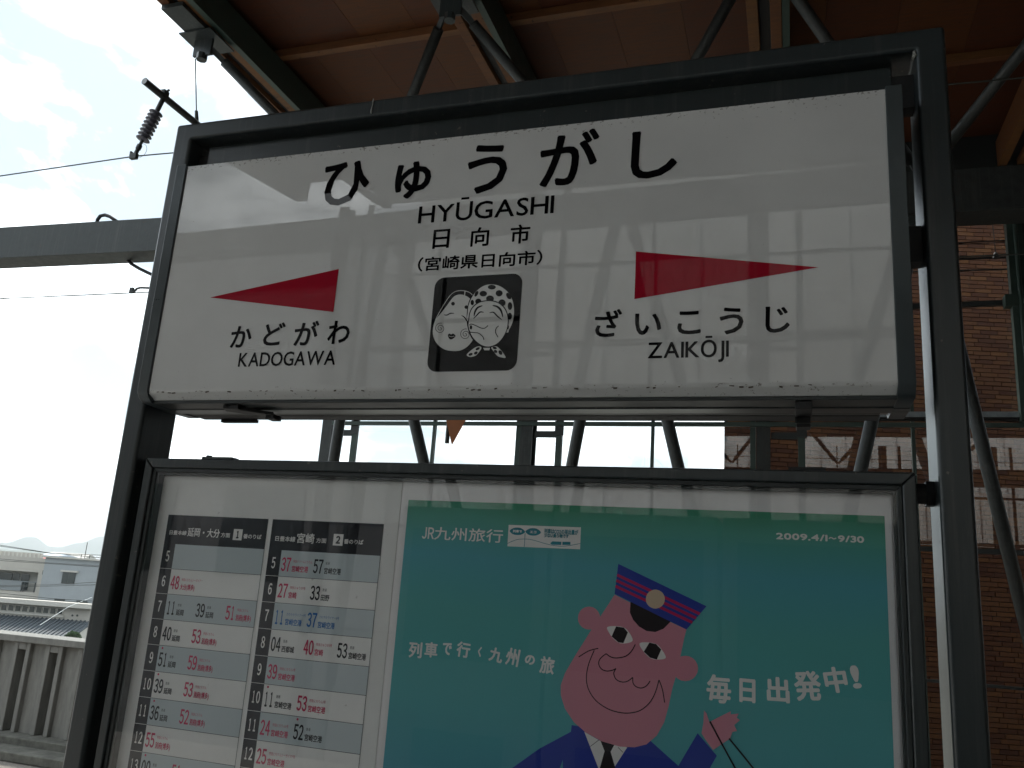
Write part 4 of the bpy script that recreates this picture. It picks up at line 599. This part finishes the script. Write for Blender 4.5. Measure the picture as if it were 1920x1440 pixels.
# cable loop on the left run of the beam and a loose cable below it
q = [at(183, 412, 5.75), at(188, 405, 5.75), at(197, 403, 5.75), at(206, 406, 5.75), at(213, 411, 5.75), at(222, 417, 5.8)]
ca = obj('power_cable', MB().tube([q[0]-Vector((0, 0, .05)), *q], .022, 10), BLACK, smooth=True)
tag(ca, 'black cable looping over the top of the grey box beam beside the sign', 'cable', 'cables clipped to the box beam')
q = [at(236, 484, 5.9), at(247, 495, 5.9), at(262, 504, 5.9), at(285, 515, 5.9), at(330, 537, 5.9)]
ca = obj('power_cable', MB().tube(q, .020, 10), BLACK, smooth=True)
tag(ca, 'black cable sagging from the underside of the grey box beam behind the sign post', 'cable', 'cables clipped to the box beam')

# ------------------------------------------------------------------ glazed wind screens on both sides
def screen(s, label):
    sc = thing('wind_screen', label, 'screen')
    Y = 8.2*s
    def B(x0, x1, y0, y1, z0, z1): return MB().box((x0, Y+y0*s, z0), (x1, Y+y1*s, z1))
    cols = [-4.27+2.845*i for i in range(0, 7)]
    for c in cols:
        m = MB().box((c-.13, Y, -1.05), (c+.02, Y+.02*s, 6.4)).box((c-.065, Y+.021*s, -1.05), (c-.045, Y+.179*s, 6.4)).box((c-.13, Y+.18*s, -1.05), (c+.02, Y+.20*s, 6.4))
        obj('column', m, GALV, sc)
        obj('column_flange', MB().box((c-.129, Y+.0205*s, -1.05), (c-.07, Y+.1795*s, 6.4)), STEELD, sc)
    for i in range(6):
        a = cols[i]+.36; b = cols[i+1]-.17 if i else cols[i+1]-.17
        for x, wd in ((a, .075), ((a+b)/2, .036), (b, .06)):
            obj('mullion', B(x-wd/2, x+wd/2, .02, .075, -.9, 6.4), GREEN, sc)
        obj('clamp', B(cols[i]+.03, a-.04, .04, .07, 3.42, 3.50).box((a-.05, Y+.0*s, 3.44), (a+.06, Y+.018*s, 3.62)), STEELD, sc)
        for z0, z1 in ((-.85, .93), (.95, 2.22), (2.28, 3.55), (3.73, 4.91), (4.98, 6.35)):
            if z0 > 2.2:
                for x0, x1 in ((a+.0385, (a+b)/2-.019), ((a+b)/2+.019, b-.031)):
                    obj('pane', B(x0, x1, .045, .053, z0, z1), PANE if z0 < 3.7 else PANEC, sc)
    x0, x1 = cols[0]+.03, cols[6]
    for z, h, d0, d1, mt in ((3.555, .050, -.03, .015, GREEN), (3.625, .016, -.045, .018, BLACK), (4.915, .060, -.03, .015, STEELD), (2.225, .050, -.03, .015, STEELD), (.915, .030, -.03, .015, GALV)):
        obj('rail', MB().box((x0, Y+d0*s, z), (x1, Y+d1*s, z+h)), mt, sc)
    obj('channel', MB().box((1.45, Y-.075*s, 3.655), (x1, Y-.05*s, 3.715)), principled('pale_channel', (.26, .30, .32), .5, .3, var=.3, vscale=9), sc)
    obj('channel', MB().box((x0, Y-.074*s, 3.643), (x1, Y-.02*s, 3.6545)), BLACK, sc)
    return sc
screen(1, 'glazed steel wind screen with green mullions and rails in front of the brick building')
screen(-1, 'glazed steel wind screen across the platform, seen only mirrored in the sign face')
dp = obj('downpipe', MB().box((3.95, 8.06, 3.60), (4.10, 8.16, 6.4)).box((3.88, 8.03, 4.86), (4.42, 8.155, 4.99)).tube([(4.03, 8.04, 6.4), (4.03, 8.04, 3.6)], .022, 8), GREEN)
tag(dp, 'dark green square downpipe running down the wind screen at the right edge', 'downpipe')

# orange pennant notice and short pipe hanging behind the gap
yq = 3.0
P_ = [at(833, 770, yq), at(880, 770, yq), at(874, 786, yq), at(847, 834, yq), at(836, 786, yq)]
pn = obj('pennant_sign', MB().prism([(p.x, p.z) for p in P_], yq, yq+.006), principled('orange_board', (.30, .10, .03), .6, var=.15))
tag(pn, 'small rust orange pointed pennant hanging in the gap beneath the name sign', 'pennant')
a = at(841, 770, yq+.03); b = at(838, 831, yq+.03)
pp = obj('hanging_pipe', MB().tube([Vector((a.x+.01, 5.95, 5.10)), Vector((a.x+.01, 5.9, 3.7)), a+Vector((.004, .1, 1.15)), a+Vector((.004, 0, .95)), b], .0135, 12), GALV); tag(pp, 'thin grey pipe hanging just left of the orange pennant', 'pipe')
hw = obj('hanging_wire', MB().tube([(P_[1].x-.07, yq+.015, 2.53), (P_[1].x-.11, yq+.03, 3.45)], .003, 6), WIREM); tag(hw, 'thin wire holding up the orange pennant', 'wire')

# ------------------------------------------------------------------ catenary gear over the track
ca = thing('insulator_arm', 'grey steel tube arm holding a ribbed insulator over the track at upper left', 'insulator arm')
YI = 4.0
def YB_F(x): return 6.1+(x-3.1)*.05
p0 = at(271, 152, YI); d0 = at(375, 226, YI+.95)-p0
p1 = p0+Vector((0, 1, 0))*3.2
obj('arm_tube', MB().tube([p0, Vector((p0.x, YB_F(p0.x), p0.z))], .036, 18), GALV, ca)
obj('tube_cap', MB().tube([p0+Vector((0, -.004, 0)), p0-Vector((0, .001, 0))], .030, 18), principled('pale_cap', (.45, .48, .5), .5), ca)
obj('arm_bracket', MB().box((p0.x-.06, YB_F(p0.x)-.09, 5.12), (p0.x+.06, YB_F(p0.x)-.003, p0.z+.06)), STEELD, ca)
ti = Vector((p0.x, YI+.27, p0.z-.03)); bi = at(252, 293, YI+.27-.1)
dr = (bi-ti); Li = dr.length; dn = dr.normalized()
def along(t): return ti+dn*(t*Li)
m = MB(); m.tube([along(-.02), along(.23)], .024, 10); m.box(tuple(ti+Vector((-.035, -.035, .045))), tuple(ti+Vector((.035, .035, .09))))
m.tube([ti+Vector((.01, 0, .07)), ti+Vector((.06, 0, .10))], .012, 6)
obj('clamp_fitting', m, STEELD, ca)
m = MB(); pts = []; rr = []
ns = 8; t0_, t1_ = .22, .74
for i in range(ns):
    t = t0_+(t1_-t0_)*i/ns; h = (t1_-t0_)/ns
    for f_, r_ in ((0, .034), (.12, .040), (.42, .066), (.55, .069), (.66, .060), (.80, .034)): pts.append(along(t+h*f_)); rr.append(r_)
obj('insulator', MB().tube(pts, rr, 20), PORC, ca, smooth=True)
obj('lower_rod', MB().tube([along(.73), along(.80), along(.81), along(.88), along(.89), along(.99)], [.016, .016, .026, .026, .020, .020], 10), STEELD, ca)
wc = bi
obj('wire_clamp', MB().box(tuple(wc+Vector((-.045, -.02, -.03))), tuple(wc+Vector((.035, .02, .028)))).box(tuple(wc+Vector((-.055, -.014, .0))), tuple(wc+Vector((-.035, .014, .055)))), STEELD, ca, bevel=.004)
lp = [wc+Vector((.035*2.2*math.sin(t)+.06, 0, .055-.075*math.cos(t))) for t in [i*.35 for i in range(10)]]
obj('bond_wire', MB().tube(lp, .0022, 5), WIREM, ca)
YW = wc.y
def wire(pts, r, label):
    o = obj('overhead_wire', MB().tube(pts, r, 6), WIREM); return tag(o, label, 'wire', 'overhead railway wires')
wl = at(0, 330, YW); wr = at(320, 287, YW)
wire([wl+(wl-wc)*4, wl, wc], .0065, 'upper overhead wire running left from the insulator clamp')
wire([wc, wr, wr+(wr-wc)*20], .0065, 'upper overhead wire passing right from the insulator clamp behind the sign post')
c0, c1 = at(0, 560, YW), at(275, 548, YW)
wire([c0+(c0-c1)*4, c0, c1, c1+(c1-c0)*9], .0055, 'contact wire with a small clip crossing left of the post below the box beam')
c2, c3 = at(0, 559, YW+.3), at(278, 534, YW+.3)
wire([c2+(c2-c3)*.02, c2, c3, c3+(c3-c2)*5], .0022, 'hair thin pull wire slanting just above the contact wire')
cc = at(246, 549, YW)
o = obj('wire_clip', MB().box(tuple(cc+Vector((-.02, -.01, -.005))), tuple(cc+Vector((.02, .01, .05)))).tube([cc+Vector((.02, 0, 0)), cc+Vector((.06, 0, .04)), cc+Vector((.10, 0, .045)), cc+Vector((.3, 0, .03))], .011, 8), STEELD)
tag(o, 'small dark clip and bent bar on the contact wire left of the sign post', 'wire clip')
rodt = Vector((NODE[0]+.01, 4.62, 6.42)); rodb = Vector((p0.x+.0, YI+.72, p0.z+.03)); rb = at(346, 207, 4.9)
rodt = at(365, 118, 4.7); rb = Vector((p0.x, 4.78, p0.z+.03))
o = obj('stay_rod', MB().tube([rodt+Vector((0, 0, .05)), rb+(rodt-rb)*.18, rb+(rodt-rb)*.17, rb], [.006, .006, .017, .022], 8), WIREM)
tag(o, 'thin stay rod dropping from the canopy corner plate to the insulator arm', 'rod')
for px0, py0, px1, py1, r_, lb in ((1801, 455, 1920, 449, .009, 'upper thin conduit crossing in front of the brick wall'), (1801, 458, 1920, 453, .006, 'second thin conduit just under the upper one before the brick wall'), (1803, 485.5, 1920, 481, .016, 'thickest dark conduit crossing the brick wall with a small fitting'), (1806, 507, 1920, 504, .011, 'lowest dark conduit crossing the brick wall')):
    a = at(px0, py0, 8.9); b = at(px1, py1, 8.9); d = b-a; o = obj('wall_conduit', MB().tube([a-d*2, b+d*8], r_, 8), BLACK); tag(o, lb, 'conduit', 'conduits in front of the brick wall')
a = at(1868, 484, 8.85); b = at(1861, 418, 8.85)
o = obj('dropper_fitting', MB().tube([a, a+(b-a)*.1, a+(b-a)*.16, a+(b-a)*.17, b+(b-a)*.6], [.04, .03, .015, .005, .005], 8), BLACK); tag(o, 'dark fitting with a fine hanger wire on the thickest wall conduit', 'fitting')

# ------------------------------------------------------------------ precast parapet across the track
pr = thing('parapet_wall', 'pale precast concrete parapet with tall ribs and slots across the track at lower left', 'parapet')
pa = -4.45
obj('wall_panel', MB().box((-40, 8.42, -1.05), (pa, 8.56, .44)), CONC, pr)
obj('coping', MB().box((-40, 8.14, .36), (pa, 8.60, .455)), CONC, pr, bevel=.012)
x = pa-.3; ribs = []
xs = -8.17
k = -5
for k in range(-40, 6):
    xc_ = -8.245+k*.585
    if xc_ > pa-.2 or xc_ < -30: continue
    # a deep slot between two thin ribs, then a shallow field
    obj('rib', MB().box((xc_+.075, 8.18, -.84), (xc_+.150, 8.42, .36)), CONC, pr, bevel=.012)
    obj('rib', MB().box((xc_-.155, 8.18, -.84), (xc_-.075, 8.42, .36)), CONC, pr, bevel=.012)
    obj('slot_head', MB().box((xc_-.075, 8.185, .26), (xc_+.075, 8.42, .36)), CONC, pr, bevel=.012)
    obj('field', MB().box((xc_+.150, 8.25, -.84), (xc_+.430, 8.42, .36)), CONC, pr)
obj('ledge', MB().box((-40, 7.95, -1.05), (pa, 8.42, -.84)), CONCD, pr, bevel=.02)
obj('kerb_block', MB().box((-40, 7.55, -1.05), (pa, 7.945, -.93)), CONCD, pr, bevel=.02)

# ------------------------------------------------------------------ brick building
bb = thing('brick_building', 'brown brick building of long thin bricks behind the glazed screen at right', 'building')
ang = R(15.5); wd_ = Vector((math.cos(ang), math.sin(ang), 0)); wn = Vector((wd_.y, -wd_.x, 0)); wP = Vector((.684, 11.5, 0))
bb.location = wP; bb.rotation_euler = (0, 0, ang)
bpy.context.view_layer.update()
# local frame: x along the wall, -y towards the camera
obj('wall', MB().prism([(.0, .012), (16, .012), (18.5, 7), (2.6, 7)], -9, 8.95, 'z'), MORTAR, bb)
CO, BL, BH = .0693, .262, .0590
bmesh_box = MB().box((.0025, 0, 0), (BL-.0065, .03, BH))
bme = bpy.data.meshes.new('brick'); bme.from_pydata(bmesh_box.v, [], bmesh_box.f); bme.materials.append(BRICK)
cands = []; random.seed(9)
for r_ in range(int((8.9+2.5)/CO)):
    z = -2.5+r_*CO; off = (0, .175, .045, .20)[r_ % 4]
    c = 0
    while off+c*BL < 12.5:
        xx = off+c*BL; c += 1
        P = wP+wd_*(xx+BL/2)+Vector((0, 0, z)); px, py = to_px(P)
        vis = (1800 < px < 1925 and 415 < py < 1445) or (1715 < px < 1745 and 480 < py < 1440) or (1358 < px < 1720 and 783 < py < 885)
        cands.append((0 if vis else 1, abs(py-700), xx, z, random.uniform(-.003, .003)))
    if off > .06: cands.append((1, 999, -1, z, off))
cands.sort(key=lambda q: (q[0], q[1]))
rest = MB(); nb_ = 0
for v, _, xx, z, jit in cands:
    if xx < 0: rest.box((.0, -.018, z), (jit-.003, .012, z+BH)); continue
    if nb_ < 298 and v == 0:
        o = bpy.data.objects.new('brick', bme); SC.collection.objects.link(o); o.parent = bb; o.location = (xx, -.018+jit, z); nb_ += 1
    else: rest.box((xx+.0025, -.018+jit, z), (xx+BL-.0065, .012, z+BH))
obj('brickwork', rest, BRICK, bb, kind='stuff')
obj('parapet_coping', MB().prism([(-.06, -.08), (16.05, -.08), (18.6, 7.05), (2.5, 7.05)], 8.96, 9.1, 'z'), GALV, bb)

# ------------------------------------------------------------------ buildings across the other track and added light blockers
VBODY = principled('machine_body', (.22, .23, .23), .4, 0, .5, var=.05)
for k, (x0, lab) in enumerate(((-1.25, 'left'), (-.02, 'middle'), (1.21, 'right'))):
    vm = thing('vending_machine', lab+' one of three grey vending machines behind the photographer, outside the picture', 'vending machine', 'vending machines on the platform')
    obj('cabinet', MB().box((x0, -5.1, .03), (x0+1.2, -4.35, 2.12)), VBODY, vm, bevel=.01)
    obj('display_window', MB().box((x0+.1, -4.348, 1.0), (x0+1.1, -4.34, 1.95)), DGLASS, vm)
    obj('delivery_flap', MB().box((x0+.25, -4.348, .25), (x0+.95, -4.335, .5)), BLACK, vm)
pb = thing('pale_depot', 'pale ribbed metal depot building across the other track, seen only mirrored in the sign', 'building')
PALE = principled('pale_sheet_metal', (.60, .60, .58), .6, 0, .4, var=.12, vscale=2, stretch=(6, 6, .4))
obj('wall', MB().box((-5.2, -15.5, -9), (24, -12.5, 12.5)), PALE, pb)
for i in range(34): obj('wall_rib', MB().box((-3.1+i*.8, -12.5, -9), (-3.0+i*.8, -12.42, 12.45)), PALE, pb)
obj('roof', MB().box((-5.4, -15.8, 12.51), (24.2, -12.2, 12.7)), STEELD, pb)
dn2 = thing('reflection_blocker', 'added grey block left of the pale depot, keeping mirrored sky off the sign', 'building')  # added block, hides bright sky from the sign's lower left reflection
obj('wall', MB().box((-34, -15.5, -9), (-5.5, -12.5, 7.55)), principled('grey_blocker_wall', (.26, .26, .26), .8, var=.3, vscale=1), dn2)
obj('roof', MB().box((-34.2, -15.7, 7.56), (-5.45, -12.3, 7.7)), STEELD, dn2)
for i in range(9): obj('window', MB().box((-33+i*3.0, -12.49, 1.5), (-31.2+i*3.0, -12.45, 3.2)), DGLASS, dn2)
sh = thing('daylight_blocker', 'added brown block cutting daylight from the far platform end, out of view', 'building')  # unseen block added to reduce daylight from the right end
obj('wall', MB().box((14.3, -12.4, -9), (24, 9.5, 11)), BRICK, sh)
obj('roof', MB().box((14.2, -12.45, 11.01), (24.1, 9.6, 11.3)), STEELD, sh)
# ------------------------------------------------------------------ town below the viaduct
def facade(px, py, dist, direction):
    """origin on the ground line of sight at a horizontal distance; direction of the wall in degrees from +X"""
    d = ray(px, py); h = math.hypot(d.x, d.y); o = Vector((CX+d.x/h*dist, CY+d.y/h*dist, 0)); a = R(direction)
    t = Vector((math.cos(a), math.sin(a), 0)); n = Vector((t.y, -t.x, 0))
    def loc(x, y):
        q = onplane(x, y, o, n); return (q-o).dot(t), q.z
    return o, a, loc
def bthing(name, label, o, a):
    e = thing(name, label, 'building', 'town buildings seen past the parapet', loc=o); e.rotation_euler = (0, 0, a); return e
# blue-grey house
o, a, loc = facade(130, 1050, 88, 17.5)
hb = bthing('blue_house', 'blue grey clad house with one square window above the slate roof', o, a)
x0, zt = loc(86, 1045); x1, _ = loc(215, 1052); zt = loc(86, 1045)[1]
for i in range(18):
    z1 = zt-i*.55; obj('cladding_panel', MB().box((x0, 0, z1-.54), (x1, .1, z1)), BLUEG, hb)
obj('wall', MB().box((x0+.01, .1, -9), (x1-.01, 9, zt-.02)), BLUEG, hb)
obj('roof_edge', MB().box((x0-.3, -.25, zt), (x1+.2, 9.2, zt+.14)), CREAM, hb)
def win(parent, loc, a, b, name='window', trim=True):
    xa, za = loc(*a); xb, zb = loc(*b)
    f = obj(name, MB().box((xa, -.06, zb), (xb, .02, za)), STEELD, parent)
    obj('pane', MB().box((xa+.08, -.075, zb+.08), ((xa+xb)/2-.03, -.062, za-.08)).box(((xa+xb)/2+.03, -.075, zb+.08), (xb-.08, -.062, za-.08)), DGLASS, f)
    if trim: obj('lintel', MB().box((xa-.15, -.25, za), (xb+.2, .02, za+.14)), CREAM, f)
win(hb, loc, (119, 1072), (139, 1095)); win(hb, loc, (103, 1122), (121, 1131), trim=False); win(hb, loc, (144, 1126), (163, 1137), trim=False)
for px in (148, 141, 157): xx, zz = loc(px, 1047); obj('antenna', MB().tube([(xx, 1, zt), (xx, 1, zt+(1.6 if px == 148 else .5))], .035, 5), WIREM, hb)
# beige flats
o, a, loc = facade(40, 1050, 92, 15.5)
fb = bthing('beige_flats', 'beige flats with a deep railed balcony at the left edge', o, a)
xr, zt = loc(87, 1047); xl = loc(-60, 1040)[0]; xe, _ = loc(68, 1080)
za = loc(40, 1071)[1]; zb = loc(40, 1109)[1]; zf = loc(40, 1124)[1]
xb_ = loc(71, 1080)[0]
obj('wall', MB().box((xl, 0, za), (xr, 2.6, zt)), BEIGE, fb)
obj('wall', MB().box((xl, 0, -9), (xb_, 2.6, zb)), BEIGE, fb)
obj('wall', MB().box((xb_, 0, -9), (loc(78, 1090)[0], 2.6, za)), BEIGE, fb)
obj('balcony_back', MB().box((xl, 1.6, zb), (xb_, 2.6, za)), principled('shaded_render', (.34, .34, .31), .9), fb)
for i, (p0_, p1_, mt) in enumerate(((-30, 4, DGLASS), (6, 18, PANE), (22, 37, DGLASS), (52, 62, BLUEG))):
    xa, xc2 = loc(p0_, 1080)[0], loc(p1_, 1080)[0]; obj('balcony_door', MB().box((xa, 1.5, zb+.1), (xc2, 1.59, za-.25)), DGLASS if mt is PANE else mt, fb)
zr = loc(30, 1090)[1]
obj('railing', MB().box((xl, -.08, zr), (xb_, -.02, zr+.07)).box((xl, -.07, zb+.05), (loc(42, 1095)[0], -.03, zr)), principled('smoky_panel', (.16, .18, .19), .3), fb)
for px in (42, 46, 67): xx = loc(px, 1095)[0]; obj('railing_post', MB().box((xx-.04, -.09, zb), (xx+.04, -.01, zr)), STEELD, fb)
win(fb, loc, (81, 1069), (90, 1078), trim=False)
zp = loc(30, 1034)[1]; xp = loc(53, 1036)[0]
obj('roof_screen', MB().box((xl, 2.02, zt), (xp, 2.5, zp-.02)), BEIGE, fb)
xx = xl
while xx < xp-.2: obj('screen_slat', MB().box((xx, 1.97, zt), (xx+.16, 2.0, zp)), CREAM, fb); xx += .42
# long low hall with clerestory and slate roof
o, a, loc = facade(80, 1140, 66, 13.0)
hl = bthing('low_hall', 'long low hall with a clerestory strip over a ribbed slate roof', o, a)
# rotate the wall so that it runs away to the left
xl, zt = loc(-80, 1118); xr2, _ = loc(170, 1144); zt = loc(80, 1131)[1]; zb2 = loc(80, 1159)[1]
obj('wall', MB().box((xl, 0, zb2-.4), (xr2, 4.5, zt)), BEIGE, hl)
obj('roof', MB().prism([(-.5, zt), (4.6, zt-.5), (4.6, zt-.3), (-.5, zt+.16)], xl, xr2+.3, 'x'), STEELD, hl)
obj('eave_board', MB().box((xl, -.55, zt-.12), (xr2+.3, -.501, zt+.14)), CREAM, hl)
for i in range(13):
    px = 121-13.3*i-1; xa, za_ = loc(px-11.5, 1141); xb2, _ = loc(px, 1141)
    z1 = loc(60, 1136)[1]; z0 = loc(60, 1149)[1]
    f = obj('window', MB().box((xa, -.05, z0), (xb2, .02, z1)), CREAM, hl); obj('pane', MB().box((xa+.04, -.06, z0+.04), (xb2-.03, -.052, z1-.04)), DGLASS, f)
obj('sill', MB().box((xl, -.12, z0-.14), (loc(122, 1150)[0], .0, z0-.02)), CREAM, hl)
for px in (136, 145): xx, zz = loc(px, 1154); obj('wall_vent', MB().tube([(xx, -.03, zz), (xx, .0, zz)], .07, 8), STEELD, hl)
# the ribbed lower roof falls towards the camera
ny = 7.0; zlo = zb2-2.9
rib = MB(); xx = xl; xe2 = loc(158, 1165)[0]
obj('lower_roof', MB().prism([(0, zb2), (-ny, zlo), (-ny, zlo-.12), (0, zb2-.12)], xl, xe2+.6, 'x'), ROOFT, hl)
k = 0
while xx < xe2+.6:
    m = MB().bar((xx, 0, zb2+.03), (xx, -ny, zlo+.03), .08, .08); obj('roof_rib', m, ROOFT, hl); xx += .30; k += 1
obj('gable', MB().prism([(0, zb2-.13), (-ny+.3, zlo-.13), (-ny+.3, zlo-.6), (0, zlo-.6)], xe2+.3, xe2+.5, 'x'), CREAM, hl)
obj('lower_wall', MB().box((xl, -ny+.4, -9), (xe2+.5, 4.4, zlo-.15)), BEIGE, hl)
# a few distant roofs and a shed
for (px, py, dist, w_, h_, mt, nm, lb) in ((64, 1044, 120, 2.0, .3, principled('red_roof', (.5, .06, .04), .6), 'red_roof_shed', 'tiny red roof between the flats and the blue house'),
        (90, 1038, 160, 3.2, .35, principled('pale_blue_wall', (.4, .45, .5), .8), 'far_building', 'pale boxy building far off above the gap between the houses'), (118, 1044, 200, 8, 1.2, CREAM, 'far_building', 'cream roof peeping over the blue house'), (171, 1046, 220, 9, 1.0, BLUEG, 'far_building', 'low bluish roof at the right above the blue house')):
    o, a, loc = facade(px, py, dist, 17); e = bthing(nm, lb, o, a); xx, zz = loc(px, py)
    obj('wall', MB().box((-w_/2, 0, -9), (w_/2, 6, zz-.3)), CREAM if mt.name.startswith('red') else mt, e); obj('roof', MB().prism([(-.3, zz-.3), (6.3, zz-.3), (3, zz-.3+h_)], -w_/2-.3, w_/2+.3, 'x'), mt, e)
# trees among the houses
LEAF = principled('foliage', (.05, .085, .035), .8, var=.3, vscale=3, island=.4)
def bush(px, py, dist, rad, hgt, label):
    d = ray(px, py); h = math.hypot(d.x, d.y); o = Vector((CX+d.x/h*dist, CY+d.y/h*dist, -9)); zt = CZ+d.z/h*dist
    e = thing('tree', label, 'tree', 'trees between the houses', loc=o)
    obj('trunk', MB().tube([(0, 0, 0), (.1, 0, zt+9-hgt*.6)], [.25, .12], 7), WOODL, e)
    m = MB(); random.seed(int(px)+3)
    for i in range(900):
        v = Vector([random.gauss(0, 1) for _ in range(3)]).normalized(); rr_ = random.uniform(.55, 1)**.5*(1+.25*noise.noise(v*2.1))
        c = Vector((v.x*rad*rr_, v.y*rad*rr_, zt+9-hgt/2+v.z*hgt/2*rr_)); a_ = Vector([random.gauss(0, 1) for _ in range(3)]).normalized()*.16; b_ = a_.orthogonal().normalized()*.12
        m.quad(c-a_-b_, c+a_-b_, c+a_+b_, c-a_+b_)
    obj('crown', m, LEAF, e)
bush(137, 1189, 56, .3, .5, 'low green shrub by the white gable at the end of the slate roof')

# power lines in front of the town
for i, (y0, y1, sag) in enumerate(((1022, 1046, 3), (1024, 1041, 5), (1048, 1061, 1), (1051, 1063, 0), (1098, 1091, 2), (1100, 1096, 1), (1112, 1128, 2), (1118, 1132, 0))):
    a = at(-260, y0-8, 30+i*.2); b = at(190, y1, 30+i*.2); a0 = at(0, y0, 30+i*.2); c = b+(b-a0)*4
    pts = [a, a0, at(95, (y0+y1)/2+sag, 30+i*.2), b, c]
    o = obj('power_line', MB().tube(pts, .013, 5), WIREM)
    tag(o, ['topmost', 'second', 'third', 'fourth', 'fifth', 'sixth', 'seventh', 'lowest'][i]+' of the power lines strung before the town at lower left', 'power line', 'power lines across the town')
o, a, loc = facade(60, 1150, 33, 17)
wq = [at(128, 1138, 32), at(75, 1172, 27), at(55, 1190, 24)]
o = obj('guy_wire', MB().tube([at(172, 1120, 35), *wq[:2]], .009, 5), principled('pale_wire', (.55, .6, .6), .5)); tag(o, 'pale guy wire slanting across the slate roof', 'wire')

# ------------------------------------------------------------------ distant hills
HILL = principled('wooded_hills', (.045, .075, .045), .9, var=.3, vscale=.004)
def ridge(pts, dist, depth, name):
    m = MB(); rows = []
    P = []
    for i in range(len(pts)-1):
        for k in range(10):
            t = k/10; t2 = t*t*(3-2*t); P.append((pts[i][0]*(1-t)+pts[i+1][0]*t, pts[i][1]*(1-t2)+pts[i+1][1]*t2))
    P.append(pts[-1])
    n = len(P)
    for j in range(9):
        f = j/8; hgt = math.sin(math.pi*(f*.62+.0)) if f < .81 else math.sin(math.pi*(f*.62))
        for (px, py) in P:
            d = ray(px, py+math.copysign(0, 1)); h = math.hypot(d.x, d.y); D = dist-depth*(.5-f)*1.0
            z = CZ+d.z/h*dist
            zz = -9+(z+9)*min(1, math.sin(math.pi/2*min(1, f/.5))) if f <= .5 else -9+(z+9)*math.cos((f-.5)*math.pi)
            zz += (noise.noise(Vector((px*.02, f*7, 3)))*14 if 0 < f < .5 else 0)
            m.v.append((CX+d.x/h*D, CY+d.y/h*D, zz))
    for j in range(8):
        for i in range(n-1): a = j*n+i; m.f.append((a, a+1, a+1+n, a+n))
    return obj(name, m, HILL, kind='structure', smooth=True)
ridge([(-1500, 1000), (-900, 960), (-500, 985), (-200, 990), (-60, 1012), (0, 1017), (12, 1018), (50, 1008), (62, 1009), (95, 1025), (110, 1026), (150, 1018), (190, 1006), (260, 998), (420, 1010), (700, 1045), (1100, 1085)], 4200, 1500, 'far_hills')
ridge([(-1500, 1010), (-700, 1005), (-200, 1020), (0, 1030), (40, 1033), (90, 1040), (180, 1040), (300, 1040), (700, 1062), (1100, 1090)], 2300, 700, 'near_hills')

# ------------------------------------------------------------------ air
hz = bpy.data.materials.new('air'); hz.use_nodes = True; t = hz.node_tree; t.nodes.clear()
pv = t.nodes.new('ShaderNodeVolumePrincipled'); pv.inputs['Color'].default_value = (.90, .96, 1, 1); pv.inputs['Density'].default_value = .00030; pv.inputs['Anisotropy'].default_value = .2
ou = t.nodes.new('ShaderNodeOutputMaterial'); t.links.new(pv.outputs[0], ou.inputs['Volume'])
HZ = True
if HZ: obj('haze', MB().box((-9100, -9100, -10), (9100, 9100, 420)), hz, kind='stuff')
